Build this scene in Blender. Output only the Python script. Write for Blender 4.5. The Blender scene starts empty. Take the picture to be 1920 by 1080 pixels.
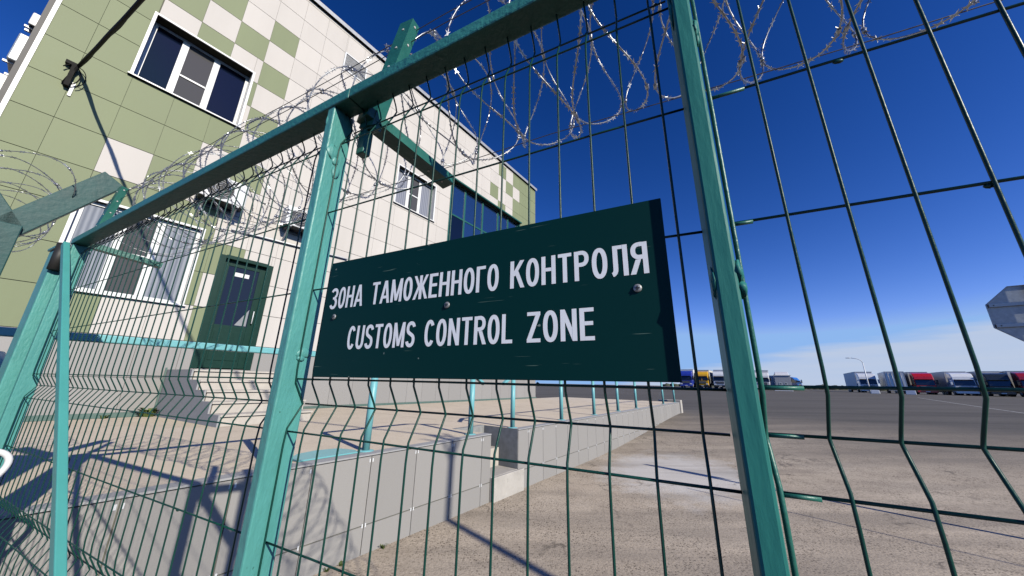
import bpy, bmesh, math, random
from mathutils import Vector, Matrix
R = math.radians
rnd = random.Random(7)
scene = bpy.context.scene
COL = scene.collection
EYE = 1.56                                   # eye height above the road

# ------------------------------------------------------------------ camera
F_PX, PITCH, ROLL = 624.0, R(15.9), R(1.08)
cp, sp = math.cos(PITCH), math.sin(PITCH)
fwd = Vector((0, cp, sp)); up0 = Vector((0, -sp, cp)); r0 = Vector((1, 0, 0))
rt = math.cos(ROLL) * r0 + math.sin(ROLL) * up0
upv = -math.sin(ROLL) * r0 + math.cos(ROLL) * up0
cam_d = bpy.data.cameras.new('camera'); cam = bpy.data.objects.new('camera', cam_d); COL.objects.link(cam)
cam_d.sensor_width = 36; cam_d.lens = F_PX / 1920 * 36
cam_d.clip_start = 0.01; cam_d.clip_end = 9000
cam.matrix_world = Matrix(((rt.x, upv.x, -fwd.x, 0), (rt.y, upv.y, -fwd.y, 0), (rt.z, upv.z, -fwd.z, EYE), (0, 0, 0, 1)))
scene.camera = cam

# ------------------------------------------------------------------ world
SUN_AZ, SUN_EL = 137.6, 29.8                 # azimuth clockwise from +Y
w = bpy.data.worlds.new('World'); scene.world = w; w.use_nodes = True
wn = w.node_tree; wn.nodes.clear()
def N(t, typ, **kw):
    n = t.nodes.new(typ)
    for k, v in kw.items(): setattr(n, k, v)
    return n
def math_node(t, op, a, b=None, c=None, clamp=False):
    n = N(t, 'ShaderNodeMath', operation=op); n.use_clamp = clamp
    for i, x in enumerate((a, b, c)):
        if x is None: continue
        if isinstance(x, (int, float)): n.inputs[i].default_value = x
        else: t.links.new(x, n.inputs[i])
    return n.outputs[0]
sky = N(wn, 'ShaderNodeTexSky', sky_type='NISHITA')
sky.sun_disc = False; sky.sun_elevation = R(SUN_EL); sky.sun_rotation = R(SUN_AZ)
sky.altitude = 900; sky.air_density = 0.9; sky.dust_density = 0.35; sky.ozone_density = 3.5
tc = N(wn, 'ShaderNodeTexCoord')
sep = N(wn, 'ShaderNodeSeparateXYZ'); wn.links.new(tc.outputs['Generated'], sep.inputs[0])
# deep polarised blue of the clear sky, a thin sheet of stratus low in the east
lim = N(wn, 'ShaderNodeVectorMath', operation='MINIMUM'); lim.inputs[1].default_value = (2.2, 3.75, 5.15)
wn.links.new(sky.outputs[0], lim.inputs[0])
gam = N(wn, 'ShaderNodeGamma'); gam.inputs['Gamma'].default_value = 1.42
wn.links.new(lim.outputs[0], gam.inputs['Color'])
gain = N(wn, 'ShaderNodeVectorMath', operation='MULTIPLY'); gain.inputs[1].default_value = (1.26, 0.84, 0.83)
wn.links.new(gam.outputs[0], gain.inputs[0])
grade = N(wn, 'ShaderNodeHueSaturation'); grade.inputs['Saturation'].default_value = 1.25
wn.links.new(gain.outputs[0], grade.inputs['Color'])
mp = N(wn, 'ShaderNodeMapping'); mp.inputs['Scale'].default_value = (2.2, 2.2, 26)
wn.links.new(tc.outputs['Generated'], mp.inputs[0])
cn = N(wn, 'ShaderNodeTexNoise'); cn.inputs['Scale'].default_value = 2.0; cn.inputs['Detail'].default_value = 7; cn.inputs['Roughness'].default_value = 0.55
wn.links.new(mp.outputs[0], cn.inputs['Vector'])
edge = math_node(wn, 'MULTIPLY_ADD', sep.outputs['X'], 0.225, -0.058)      # top of the cloud sheet rises to the right
d = math_node(wn, 'SUBTRACT', edge, sep.outputs['Z'])
nz = math_node(wn, 'MULTIPLY_ADD', cn.outputs['Fac'], 0.05, -0.026)
d = math_node(wn, 'ADD', d, nz)
m = math_node(wn, 'MULTIPLY', d, 48.0, clamp=True)
east = math_node(wn, 'MULTIPLY', sep.outputs['Y'], 6.0, clamp=True)
m = math_node(wn, 'MULTIPLY', m, east)
tex2 = math_node(wn, 'MULTIPLY_ADD', cn.outputs['Fac'], 0.55, 0.60, clamp=True)
m = math_node(wn, 'MULTIPLY', m, tex2)
cloud = N(wn, 'ShaderNodeMixRGB'); cloud.inputs[2].default_value = (5.1, 5.95, 7.6, 1)
wn.links.new(m, cloud.inputs[0]); wn.links.new(grade.outputs[0], cloud.inputs[1])
bg = N(wn, 'ShaderNodeBackground'); bg.inputs['Strength'].default_value = 0.10
wo = N(wn, 'ShaderNodeOutputWorld')
wn.links.new(cloud.outputs[0], bg.inputs[0]); wn.links.new(bg.outputs[0], wo.inputs[0])

sd = bpy.data.lights.new('sun', 'SUN'); sd.energy = 5.0; sd.angle = R(0.53); sd.color = (1.0, 0.94, 0.815)
so = bpy.data.objects.new('sun', sd); COL.objects.link(so)
ts = Vector((math.sin(R(SUN_AZ)) * math.cos(R(SUN_EL)), math.cos(R(SUN_AZ)) * math.cos(R(SUN_EL)), math.sin(R(SUN_EL))))
so.rotation_euler = ts.to_track_quat('Z', 'Y').to_euler(); so.location = ts * 60
scene.view_settings.view_transform = 'Standard'; scene.view_settings.look = 'None'
scene.view_settings.exposure = 0.0; scene.view_settings.gamma = 1.0
scene.render.engine = 'CYCLES'
scene.cycles.max_bounces = 5; scene.cycles.diffuse_bounces = 0

# ------------------------------------------------------------------ frames of reference
FAZ, BAZ = R(-63.9), R(36.5)
fd = Vector((-math.sin(FAZ), -math.cos(FAZ), 0)); fn = Vector((math.cos(FAZ), -math.sin(FAZ), 0))
bd = Vector((math.sin(BAZ), math.cos(BAZ), 0)); bn = Vector((-math.cos(BAZ), math.sin(BAZ), 0))
def FP(s, n, z): return fd * s + fn * n + Vector((0, 0, EYE + z))      # fence frame: along, away, above the eye
def BP(b, n, z): return bd * b + bn * n + Vector((0, 0, EYE + z))      # building frame
def AE(az, dist, z=0): return Vector((math.sin(R(az)) * dist, math.cos(R(az)) * dist, z))
def sstep(a, b, x):
    t = min(1, max(0, (x - a) / (b - a))); return t * t * (3 - 2 * t)
def ground_z(x, y):
    p = Vector((x, y, 0)); b = p.dot(bd); n = p.dot(bn)
    return 0.40 * sstep(7, 18, b) + (0.46 + 0.0095 * min(40, max(0, n + 27))) * sstep(17, 92, b)

# ------------------------------------------------------------------ materials
def new_mat(name):
    m = bpy.data.materials.new(name); m.use_nodes = True
    t = m.node_tree; return m, t, t.nodes['Principled BSDF']
def pmat(name, col, rough=0.5, metal=0.0, var=0.12, scale=12.0, bump=0.0, bscale=60.0, spec=0.5, stretch=(1, 1, 1), col2=None, thr=None, island=0.0, coat=0.0, rust=None):
    m, t, p = new_mat(name)
    p.inputs['Roughness'].default_value = rough; p.inputs['Metallic'].default_value = metal
    p.inputs['Specular IOR Level'].default_value = spec
    p.inputs['Coat Weight'].default_value = coat
    tc = N(t, 'ShaderNodeTexCoord'); mp = N(t, 'ShaderNodeMapping'); mp.inputs['Scale'].default_value = stretch
    t.links.new(tc.outputs['Object'], mp.inputs[0])
    n = N(t, 'ShaderNodeTexNoise'); n.inputs['Scale'].default_value = scale; n.inputs['Detail'].default_value = 6; n.inputs['Roughness'].default_value = 0.6
    t.links.new(mp.outputs[0], n.inputs['Vector'])
    ramp = N(t, 'ShaderNodeMapRange'); ramp.inputs['From Min'].default_value = 0.3; ramp.inputs['From Max'].default_value = 0.7
    ramp.inputs['To Min'].default_value = 1 - var; ramp.inputs['To Max'].default_value = 1 + var
    t.links.new(n.outputs['Fac'], ramp.inputs['Value'])
    val = ramp.outputs[0]
    if island:
        g = N(t, 'ShaderNodeNewGeometry')
        v = math_node(t, 'MULTIPLY_ADD', g.outputs['Random Per Island'], 2 * island, 1 - island)
        val = math_node(t, 'MULTIPLY', val, v)
    mul = N(t, 'ShaderNodeMixRGB', blend_type='MULTIPLY'); mul.inputs[0].default_value = 1
    mul.inputs[1].default_value = (*col, 1); t.links.new(val, mul.inputs[2])
    out = mul.outputs[0]
    if col2:
        n2 = N(t, 'ShaderNodeTexNoise'); n2.inputs['Scale'].default_value = scale * 2.3; n2.inputs['Detail'].default_value = 8; n2.inputs['Roughness'].default_value = 0.7
        t.links.new(mp.outputs[0], n2.inputs['Vector'])
        r2 = N(t, 'ShaderNodeMapRange'); r2.inputs['From Min'].default_value = thr[0]; r2.inputs['From Max'].default_value = thr[1]
        t.links.new(n2.outputs['Fac'], r2.inputs['Value'])
        mx = N(t, 'ShaderNodeMixRGB'); mx.inputs[2].default_value = (*col2, 1)
        t.links.new(r2.outputs[0], mx.inputs[0]); t.links.new(out, mx.inputs[1]); out = mx.outputs[0]
    if rust:
        n3 = N(t, 'ShaderNodeTexNoise'); n3.inputs['Scale'].default_value = rust[1]; n3.inputs['Detail'].default_value = 3
        t.links.new(tc.outputs['Object'], n3.inputs['Vector'])
        r3 = N(t, 'ShaderNodeMapRange'); r3.inputs['From Min'].default_value = rust[0]; r3.inputs['From Max'].default_value = rust[0] + .025
        t.links.new(n3.outputs['Fac'], r3.inputs['Value'])
        mx = N(t, 'ShaderNodeMixRGB'); mx.inputs[2].default_value = (*rust[2], 1)
        t.links.new(r3.outputs[0], mx.inputs[0]); t.links.new(out, mx.inputs[1]); out = mx.outputs[0]
    t.links.new(out, p.inputs['Base Color'])
    rr = N(t, 'ShaderNodeMapRange'); rr.inputs['To Min'].default_value = max(0.02, rough - 0.08); rr.inputs['To Max'].default_value = min(1, rough + 0.08)
    t.links.new(n.outputs['Fac'], rr.inputs['Value']); t.links.new(rr.outputs[0], p.inputs['Roughness'])
    if bump:
        nb = N(t, 'ShaderNodeTexNoise'); nb.inputs['Scale'].default_value = bscale; nb.inputs['Detail'].default_value = 5
        t.links.new(mp.outputs[0], nb.inputs['Vector'])
        b = N(t, 'ShaderNodeBump'); b.inputs['Strength'].default_value = bump; b.inputs['Distance'].default_value = 0.004
        t.links.new(nb.outputs['Fac'], b.inputs['Height']); t.links.new(b.outputs[0], p.inputs['Normal'])
    return m

M = {}
M['paint'] = pmat('turquoise_paint', (0.088, 0.325, 0.295), 0.42, var=0.10, scale=9, bump=0.5, bscale=130, stretch=(1, 1, 0.34), col2=(0.075, 0.285, 0.26), thr=(0.50, 0.66), rust=(0.735, 70, (0.03, 0.12, 0.10)))
M['paint_b'] = pmat('sea_green_paint', (0.027, 0.190, 0.165), 0.50, var=0.08, scale=9, spec=0.25, bump=0.30, bscale=70, stretch=(1, 1, 0.22), col2=(0.024, 0.170, 0.149), thr=(0.48, 0.66), rust=(0.76, 60, (0.012, 0.07, 0.06)))
M['paint_dark'] = pmat('dark_green_paint', (0.018, 0.135, 0.105), 0.40, var=0.16, scale=14, bump=0.35, bscale=70, col2=(0.05, 0.26, 0.21), thr=(0.66, 0.74), rust=(0.75, 45, (0.10, 0.045, 0.02)))
M['rail_paint'] = pmat('rail_paint', (0.034, 0.190, 0.175), 0.45, var=0.14, scale=14, bump=0.7, bscale=90, rust=(0.745, 55, (0.02, 0.09, 0.08)))
M['brace_paint'] = pmat('brace_paint', (0.072, 0.32, 0.295), 0.35, var=0.06, scale=8, bump=0.2, bscale=40, stretch=(1, 1, 0.2))
M['old_paint'] = pmat('old_teal_paint', (0.010, 0.068, 0.066), 0.5, var=0.18, scale=10, bump=0.3, bscale=45, col2=(0.16, 0.12, 0.08), thr=(0.70, 0.78))
M['mesh'] = pmat('green_plastic_coating', (0.0050, 0.052, 0.040), 0.36, var=0.12, scale=30, spec=0.28, bump=0.15, bscale=120)
M['handrail'] = pmat('aqua_paint', (0.170, 0.46, 0.49), 0.40, var=0.07, scale=7, bump=0.15, bscale=40, col2=(0.12, 0.36, 0.37), thr=(0.68, 0.76))
M['white_tile'] = pmat('cream_tile', (0.605, 0.568, 0.530), 0.55, var=0.035, scale=2.2, stretch=(1, 1, .22), island=0.035, spec=0.12)
M['green_tile'] = pmat('sage_tile', (0.238, 0.270, 0.160), 0.52, var=0.04, scale=2.2, stretch=(1, 1, .22), island=0.03, spec=0.14)
M['grey_tile'] = pmat('grey_tile', (0.320, 0.307, 0.292), 0.55, var=0.05, scale=160, island=0.05, col2=(0.272, 0.26, 0.257), thr=(0.55, 0.62))
M['joint'] = pmat('joint_backing', (0.16, 0.16, 0.13), 0.9)  # dark backing that shows through the gaps between tiles
M['white_plastic'] = pmat('white_plastic', (0.80, 0.80, 0.79), 0.35, var=0.03)
M['white_metal'] = pmat('white_metal', (0.74, 0.75, 0.76), 0.38, var=0.05)
M['grey_metal'] = pmat('grey_metal', (0.42, 0.43, 0.45), 0.45, var=0.1, metal=0.3)
M['galv'] = pmat('galvanised_steel', (0.36, 0.39, 0.41), 0.46, metal=0.55, var=0.16, scale=26)
M['galv_light'] = pmat('galvanised_strip', (0.62, 0.61, 0.58), 0.45, metal=0.2, var=0.07, scale=22)
M['razor'] = pmat('razor_steel', (0.31, 0.32, 0.335), 0.36, metal=0.8, var=0.3, scale=40)
M['barb'] = pmat('barb_steel', (0.38, 0.39, 0.405), 0.34, metal=0.8, var=0.35, scale=60)
M['wire'] = pmat('dark_wire', (0.10, 0.10, 0.10), 0.5, metal=0.6)
M['black'] = pmat('black_rubber', (0.018, 0.018, 0.018), 0.55)
M['cable'] = pmat('black_cable', (0.008, 0.0075, 0.007), 0.6, spec=0.12)
M['concrete'] = pmat('pale_concrete', (0.47, 0.44, 0.40), 0.85, var=0.14, scale=5, bump=0.3, bscale=45, col2=(0.36, 0.34, 0.31), thr=(0.58, 0.72))
M['concrete_grey'] = pmat('grey_concrete', (0.27, 0.275, 0.275), 0.85, var=0.2, scale=9, bump=0.3, bscale=45)
M['coping'] = pmat('coping_grey', (0.36, 0.36, 0.365), 0.7, var=0.08, scale=20)
M['step'] = pmat('step_stone', (0.52, 0.475, 0.42), 0.7, var=0.10, scale=8, bump=0.1, col2=(0.44, 0.40, 0.36), thr=(0.6, 0.75))
M['sign'] = None
M['letter'] = pmat('white_lettering', (0.93, 0.94, 0.95), 0.4, var=0.04, scale=40)
M['door'] = pmat('green_door', (0.003, 0.032, 0.023), 0.45, var=0.1, spec=0.25)
M['screw'] = pmat('zinc_screw', (0.30, 0.31, 0.32), 0.5, metal=0.5, var=0.3, scale=300)
M['grass'] = pmat('weed_green', (0.10, 0.14, 0.03), 0.8, var=0.3, scale=60)
M['trim_green'] = pmat('green_trim', (0.10, 0.16, 0.14), 0.5)

def glass_mat(name, col, rough=0.03, mix=0.35, stripes=None):
    """window pane seen from outside: what lies behind it (dark room or blinds) under a clear reflection"""
    m, t, p = new_mat(name)
    p.inputs['Roughness'].default_value = 0.9; p.inputs['Specular IOR Level'].default_value = 0
    p.inputs['Base Color'].default_value = (*col, 1)
    if stripes:
        tc = N(t, 'ShaderNodeTexCoord'); wv = N(t, 'ShaderNodeTexWave', bands_direction='X')
        wv.inputs['Scale'].default_value = stripes[1]; wv.inputs['Distortion'].default_value = 0.6
        t.links.new(tc.outputs['Object'], wv.inputs[0])
        mx = N(t, 'ShaderNodeMixRGB'); mx.inputs[1].default_value = (*col, 1); mx.inputs[2].default_value = (*stripes[0], 1)
        t.links.new(wv.outputs['Fac'], mx.inputs[0]); t.links.new(mx.outputs[0], p.inputs['Base Color'])
    g = N(t, 'ShaderNodeBsdfGlossy'); g.inputs['Roughness'].default_value = rough
    fr = N(t, 'ShaderNodeFresnel'); fr.inputs[0].default_value = 1.5
    f = math_node(t, 'MULTIPLY_ADD', fr.outputs[0], 1.0, mix - 0.04, clamp=True)
    ms = N(t, 'ShaderNodeMixShader'); t.links.new(f, ms.inputs[0]); t.links.new(p.outputs[0], ms.inputs[1]); t.links.new(g.outputs[0], ms.inputs[2])
    t.links.new(ms.outputs[0], t.nodes['Material Output'].inputs[0])
    return m
M['glass'] = glass_mat('window_glass', (0.004, 0.008, 0.022), mix=0.055)
M['glass_blind'] = glass_mat('window_blinds', (0.20, 0.21, 0.24), mix=0.10, stripes=((0.34, 0.35, 0.38), 7.0))
M['glass_screen'] = glass_mat('window_screen', (0.085, 0.083, 0.085), mix=0.03)
M['glass_tint'] = glass_mat('tinted_glazing', (0.010, 0.026, 0.070), mix=0.30)
M['truck_glass'] = glass_mat('windshield_glass', (0.010, 0.012, 0.015), mix=0.10)

def sign_mat():
    m, t, p = new_mat('sign_green')
    p.inputs['Roughness'].default_value = 0.5; p.inputs['Specular IOR Level'].default_value = 0.10
    tc = N(t, 'ShaderNodeTexCoord')
    n = N(t, 'ShaderNodeTexNoise'); n.inputs['Scale'].default_value = 5; n.inputs['Detail'].default_value = 6
    t.links.new(tc.outputs['Object'], n.inputs['Vector'])
    mx = N(t, 'ShaderNodeMixRGB'); mx.inputs[1].default_value = (0.0010, 0.0265, 0.0265, 1); mx.inputs[2].default_value = (0.0014, 0.031, 0.031, 1)
    t.links.new(n.outputs['Fac'], mx.inputs[0]); out = mx.outputs[0]
    # scratches: a few thin slanting marks, and small nicks in the paint
    for rot, sc, lo in (((0, 0.6, 0), (3, 3, 90), 0.735), ((0, -1.1, 0), (4, 4, 110), 0.745)):
        mp = N(t, 'ShaderNodeMapping'); mp.inputs['Rotation'].default_value = rot; mp.inputs['Scale'].default_value = sc
        t.links.new(tc.outputs['Object'], mp.inputs[0])
        s = N(t, 'ShaderNodeTexNoise'); s.inputs['Scale'].default_value = 3.0; s.inputs['Detail'].default_value = 2
        t.links.new(mp.outputs[0], s.inputs['Vector'])
        r = N(t, 'ShaderNodeMapRange'); r.inputs['From Min'].default_value = lo; r.inputs['From Max'].default_value = lo + 0.03; r.inputs['To Max'].default_value = 0.45
        t.links.new(s.outputs['Fac'], r.inputs['Value'])
        x = N(t, 'ShaderNodeMixRGB'); x.inputs[2].default_value = (0.22, 0.32, 0.26, 1)
        t.links.new(r.outputs[0], x.inputs[0]); t.links.new(out, x.inputs[1]); out = x.outputs[0]
    s = N(t, 'ShaderNodeTexNoise'); s.inputs['Scale'].default_value = 95; s.inputs['Detail'].default_value = 1
    t.links.new(tc.outputs['Object'], s.inputs['Vector'])
    r = N(t, 'ShaderNodeMapRange'); r.inputs['From Min'].default_value = 0.80; r.inputs['From Max'].default_value = 0.83; r.inputs['To Max'].default_value = 0.6
    t.links.new(s.outputs['Fac'], r.inputs['Value'])
    x = N(t, 'ShaderNodeMixRGB'); x.inputs[2].default_value = (0.35, 0.42, 0.38, 1)
    t.links.new(r.outputs[0], x.inputs[0]); t.links.new(out, x.inputs[1])
    t.links.new(x.outputs[0], p.inputs['Base Color'])
    return m
M['sign'] = sign_mat()

def ground_mat(name, fine, light, dark, pebble, far=None, patch=None, psc=48.0):
    """worn asphalt or concrete: broad staining, exposed stones, a darker sealed surface further off"""
    m, t, p = new_mat(name); p.inputs['Roughness'].default_value = 0.9; p.inputs['Specular IOR Level'].default_value = 0.25
    tc = N(t, 'ShaderNodeTexCoord'); P = tc.outputs['Object']
    def noise(scale, detail=6, rough=0.6, vec=P):
        n = N(t, 'ShaderNodeTexNoise'); n.inputs['Scale'].default_value = scale; n.inputs['Detail'].default_value = detail; n.inputs['Roughness'].default_value = rough
        t.links.new(vec, n.inputs['Vector']); return n.outputs['Fac']
    def mapr(v, a, b, c=0.0, d=1.0):
        r = N(t, 'ShaderNodeMapRange'); r.inputs['From Min'].default_value = a; r.inputs['From Max'].default_value = b; r.inputs['To Min'].default_value = c; r.inputs['To Max'].default_value = d
        t.links.new(v, r.inputs['Value']); return r.outputs[0]
    def mix(f, a, b):
        x = N(t, 'ShaderNodeMixRGB')
        if isinstance(f, float): x.inputs[0].default_value = f
        else: t.links.new(f, x.inputs[0])
        for i, c in ((1, a), (2, b)):
            if isinstance(c, tuple): x.inputs[i].default_value = (*c, 1)
            else: t.links.new(c, x.inputs[i])
        return x.outputs[0]
    c = mix(mapr(noise(0.55, 8), 0.35, 0.65), fine, light)
    c = mix(mapr(noise(2.6, 9, 0.7), 0.48, 0.72, 0, 0.6), c, dark)
    c = mix(math_node(t, 'MULTIPLY', mapr(noise(34, 6, 0.75), 0.50, 0.66), 0.75 * pebble), c, tuple(x * 0.55 for x in dark))
    c = mix(math_node(t, 'MULTIPLY', mapr(noise(41, 5, 0.7), 0.56, 0.70), 0.6 * pebble), c, tuple(x * 1.25 for x in light))
    vo = N(t, 'ShaderNodeTexVoronoi'); vo.inputs['Scale'].default_value = psc; vo.inputs['Randomness'].default_value = 1
    t.links.new(P, vo.inputs['Vector'])
    sepc = N(t, 'ShaderNodeSeparateColor'); t.links.new(vo.outputs['Color'], sepc.inputs[0])
    stones = mapr(sepc.outputs[0], 0.54, 0.60, 0, 1)
    rim = mapr(vo.outputs['Distance'], 0.25, 0.55, 1, 0)
    exposed = mapr(noise(1.3, 7, 0.65), 0.36, 0.56)
    f = math_node(t, 'MULTIPLY', stones, rim); f = math_node(t, 'MULTIPLY', f, exposed)
    f = math_node(t, 'MULTIPLY', f, pebble)
    c = mix(f, c, (dark[0] * 0.22, dark[1] * 0.21, dark[2] * 0.20))
    bright = math_node(t, 'MULTIPLY', mapr(sepc.outputs[1], 0.80, 0.86), rim); bright = math_node(t, 'MULTIPLY', bright, 0.5 * pebble)
    c = mix(bright, c, (light[0] * 1.35, light[1] * 1.35, light[2] * 1.35))
    sepp = N(t, 'ShaderNodeSeparateXYZ'); t.links.new(P, sepp.inputs[0])
    if patch:                                            # dusty cement spill on the road near the wall
        for (cx, cy, rx, ry, ang) in patch:
            mp = N(t, 'ShaderNodeMapping', vector_type='TEXTURE'); mp.inputs['Location'].default_value = (cx, cy, 0); mp.inputs['Rotation'].default_value = (0, 0, ang); mp.inputs['Scale'].default_value = (rx, ry, 1e6)
            t.links.new(P, mp.inputs[0])
            ln = N(t, 'ShaderNodeVectorMath', operation='LENGTH'); t.links.new(mp.outputs[0], ln.inputs[0])
            e = math_node(t, 'ADD', ln.outputs['Value'], math_node(t, 'MULTIPLY_ADD', noise(1.7, 8, 0.7), 1.6, -0.8))
            c = mix(mapr(e, 0.55, 1.05, 0.85, 0), c, (0.66, 0.63, 0.585))
    if far:
        mpb = N(t, 'ShaderNodeMapping'); mpb.inputs['Rotation'].default_value = (0, 0, R(32)); mpb.inputs['Scale'].default_value = (0.10, 0.75, 1); t.links.new(P, mpb.inputs[0])
        c = mix(mapr(noise(1.1, 7, 0.62, mpb.outputs[0]), 0.47, 0.62, 0, 0.55), c, (0.215, 0.185, 0.155))
        cr = N(t, 'ShaderNodeTexVoronoi', feature='DISTANCE_TO_EDGE'); cr.inputs['Scale'].default_value = 0.42
        wv = N(t, 'ShaderNodeVectorMath', operation='ADD'); nz3 = N(t, 'ShaderNodeTexNoise'); nz3.inputs['Scale'].default_value = 2.2; nz3.inputs['Detail'].default_value = 5; t.links.new(P, nz3.inputs['Vector'])
        t.links.new(P, wv.inputs[0]); t.links.new(nz3.outputs['Color'], wv.inputs[1]); t.links.new(wv.outputs[0], cr.inputs['Vector'])
        ck = math_node(t, 'MULTIPLY', mapr(cr.outputs['Distance'], 0.0, 0.012, 0.75, 0), mapr(noise(0.7, 4), 0.48, 0.58))
        c = mix(ck, c, (0.10, 0.085, 0.07))
        # distance along the road: older dark asphalt beyond the concrete apron, in uneven bands
        dt = N(t, 'ShaderNodeVectorMath', operation='DOT_PRODUCT'); dt.inputs[1].default_value = (0.62, 0.785, 0)
        t.links.new(P, dt.inputs[0])
        mp = N(t, 'ShaderNodeMapping'); mp.inputs['Rotation'].default_value = (0, 0, R(32)); mp.inputs['Scale'].default_value = (0.05, 0.45, 1); t.links.new(P, mp.inputs[0])
        wob = math_node(t, 'MULTIPLY_ADD', noise(1.0, 6, 0.6, mp.outputs[0]), 9.0, -4.5)
        dd = math_node(t, 'ADD', dt.outputs['Value'], wob)
        tone = mix(mapr(noise(1.4, 7, 0.6, mp.outputs[0]), 0.35, 0.65), far, tuple(x * 1.45 for x in far))
        tone = mix(mapr(noise(9, 5), 0.4, 0.7, 0, 0.35), tone, tuple(x * 0.6 for x in far))
        c = mix(mapr(dd, 8.0, 19.0), c, tone)
        c = mix(mapr(dt.outputs['Value'], 180, 420, 0, 0.8), c, (0.20, 0.17, 0.11))
    t.links.new(c, p.inputs['Base Color'])
    b = N(t, 'ShaderNodeBump'); b.inputs['Strength'].default_value = 0.5; b.inputs['Distance'].default_value = 0.006
    hh = math_node(t, 'ADD', math_node(t, 'MULTIPLY', noise(70, 4), 0.7), math_node(t, 'MULTIPLY', vo.outputs['Distance'], 0.6))
    t.links.new(hh, b.inputs['Height']); t.links.new(b.outputs[0], p.inputs['Normal'])
    return m
M['road'] = ground_mat('worn_road', (0.53, 0.44, 0.335), (0.60, 0.51, 0.40), (0.36, 0.295, 0.225), 1.0, far=(0.102, 0.093, 0.080),
                       patch=[(3.2, 6.9, 1.55, 1.9, R(-25))])
M['apron'] = ground_mat('platform_concrete', (0.69, 0.59, 0.455), (0.74, 0.635, 0.50), (0.58, 0.49, 0.38), 0.22, psc=70)
M['far_green'] = pmat('far_scrub', (0.06, 0.07, 0.045), 0.9, var=0.3, scale=0.3)

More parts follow.
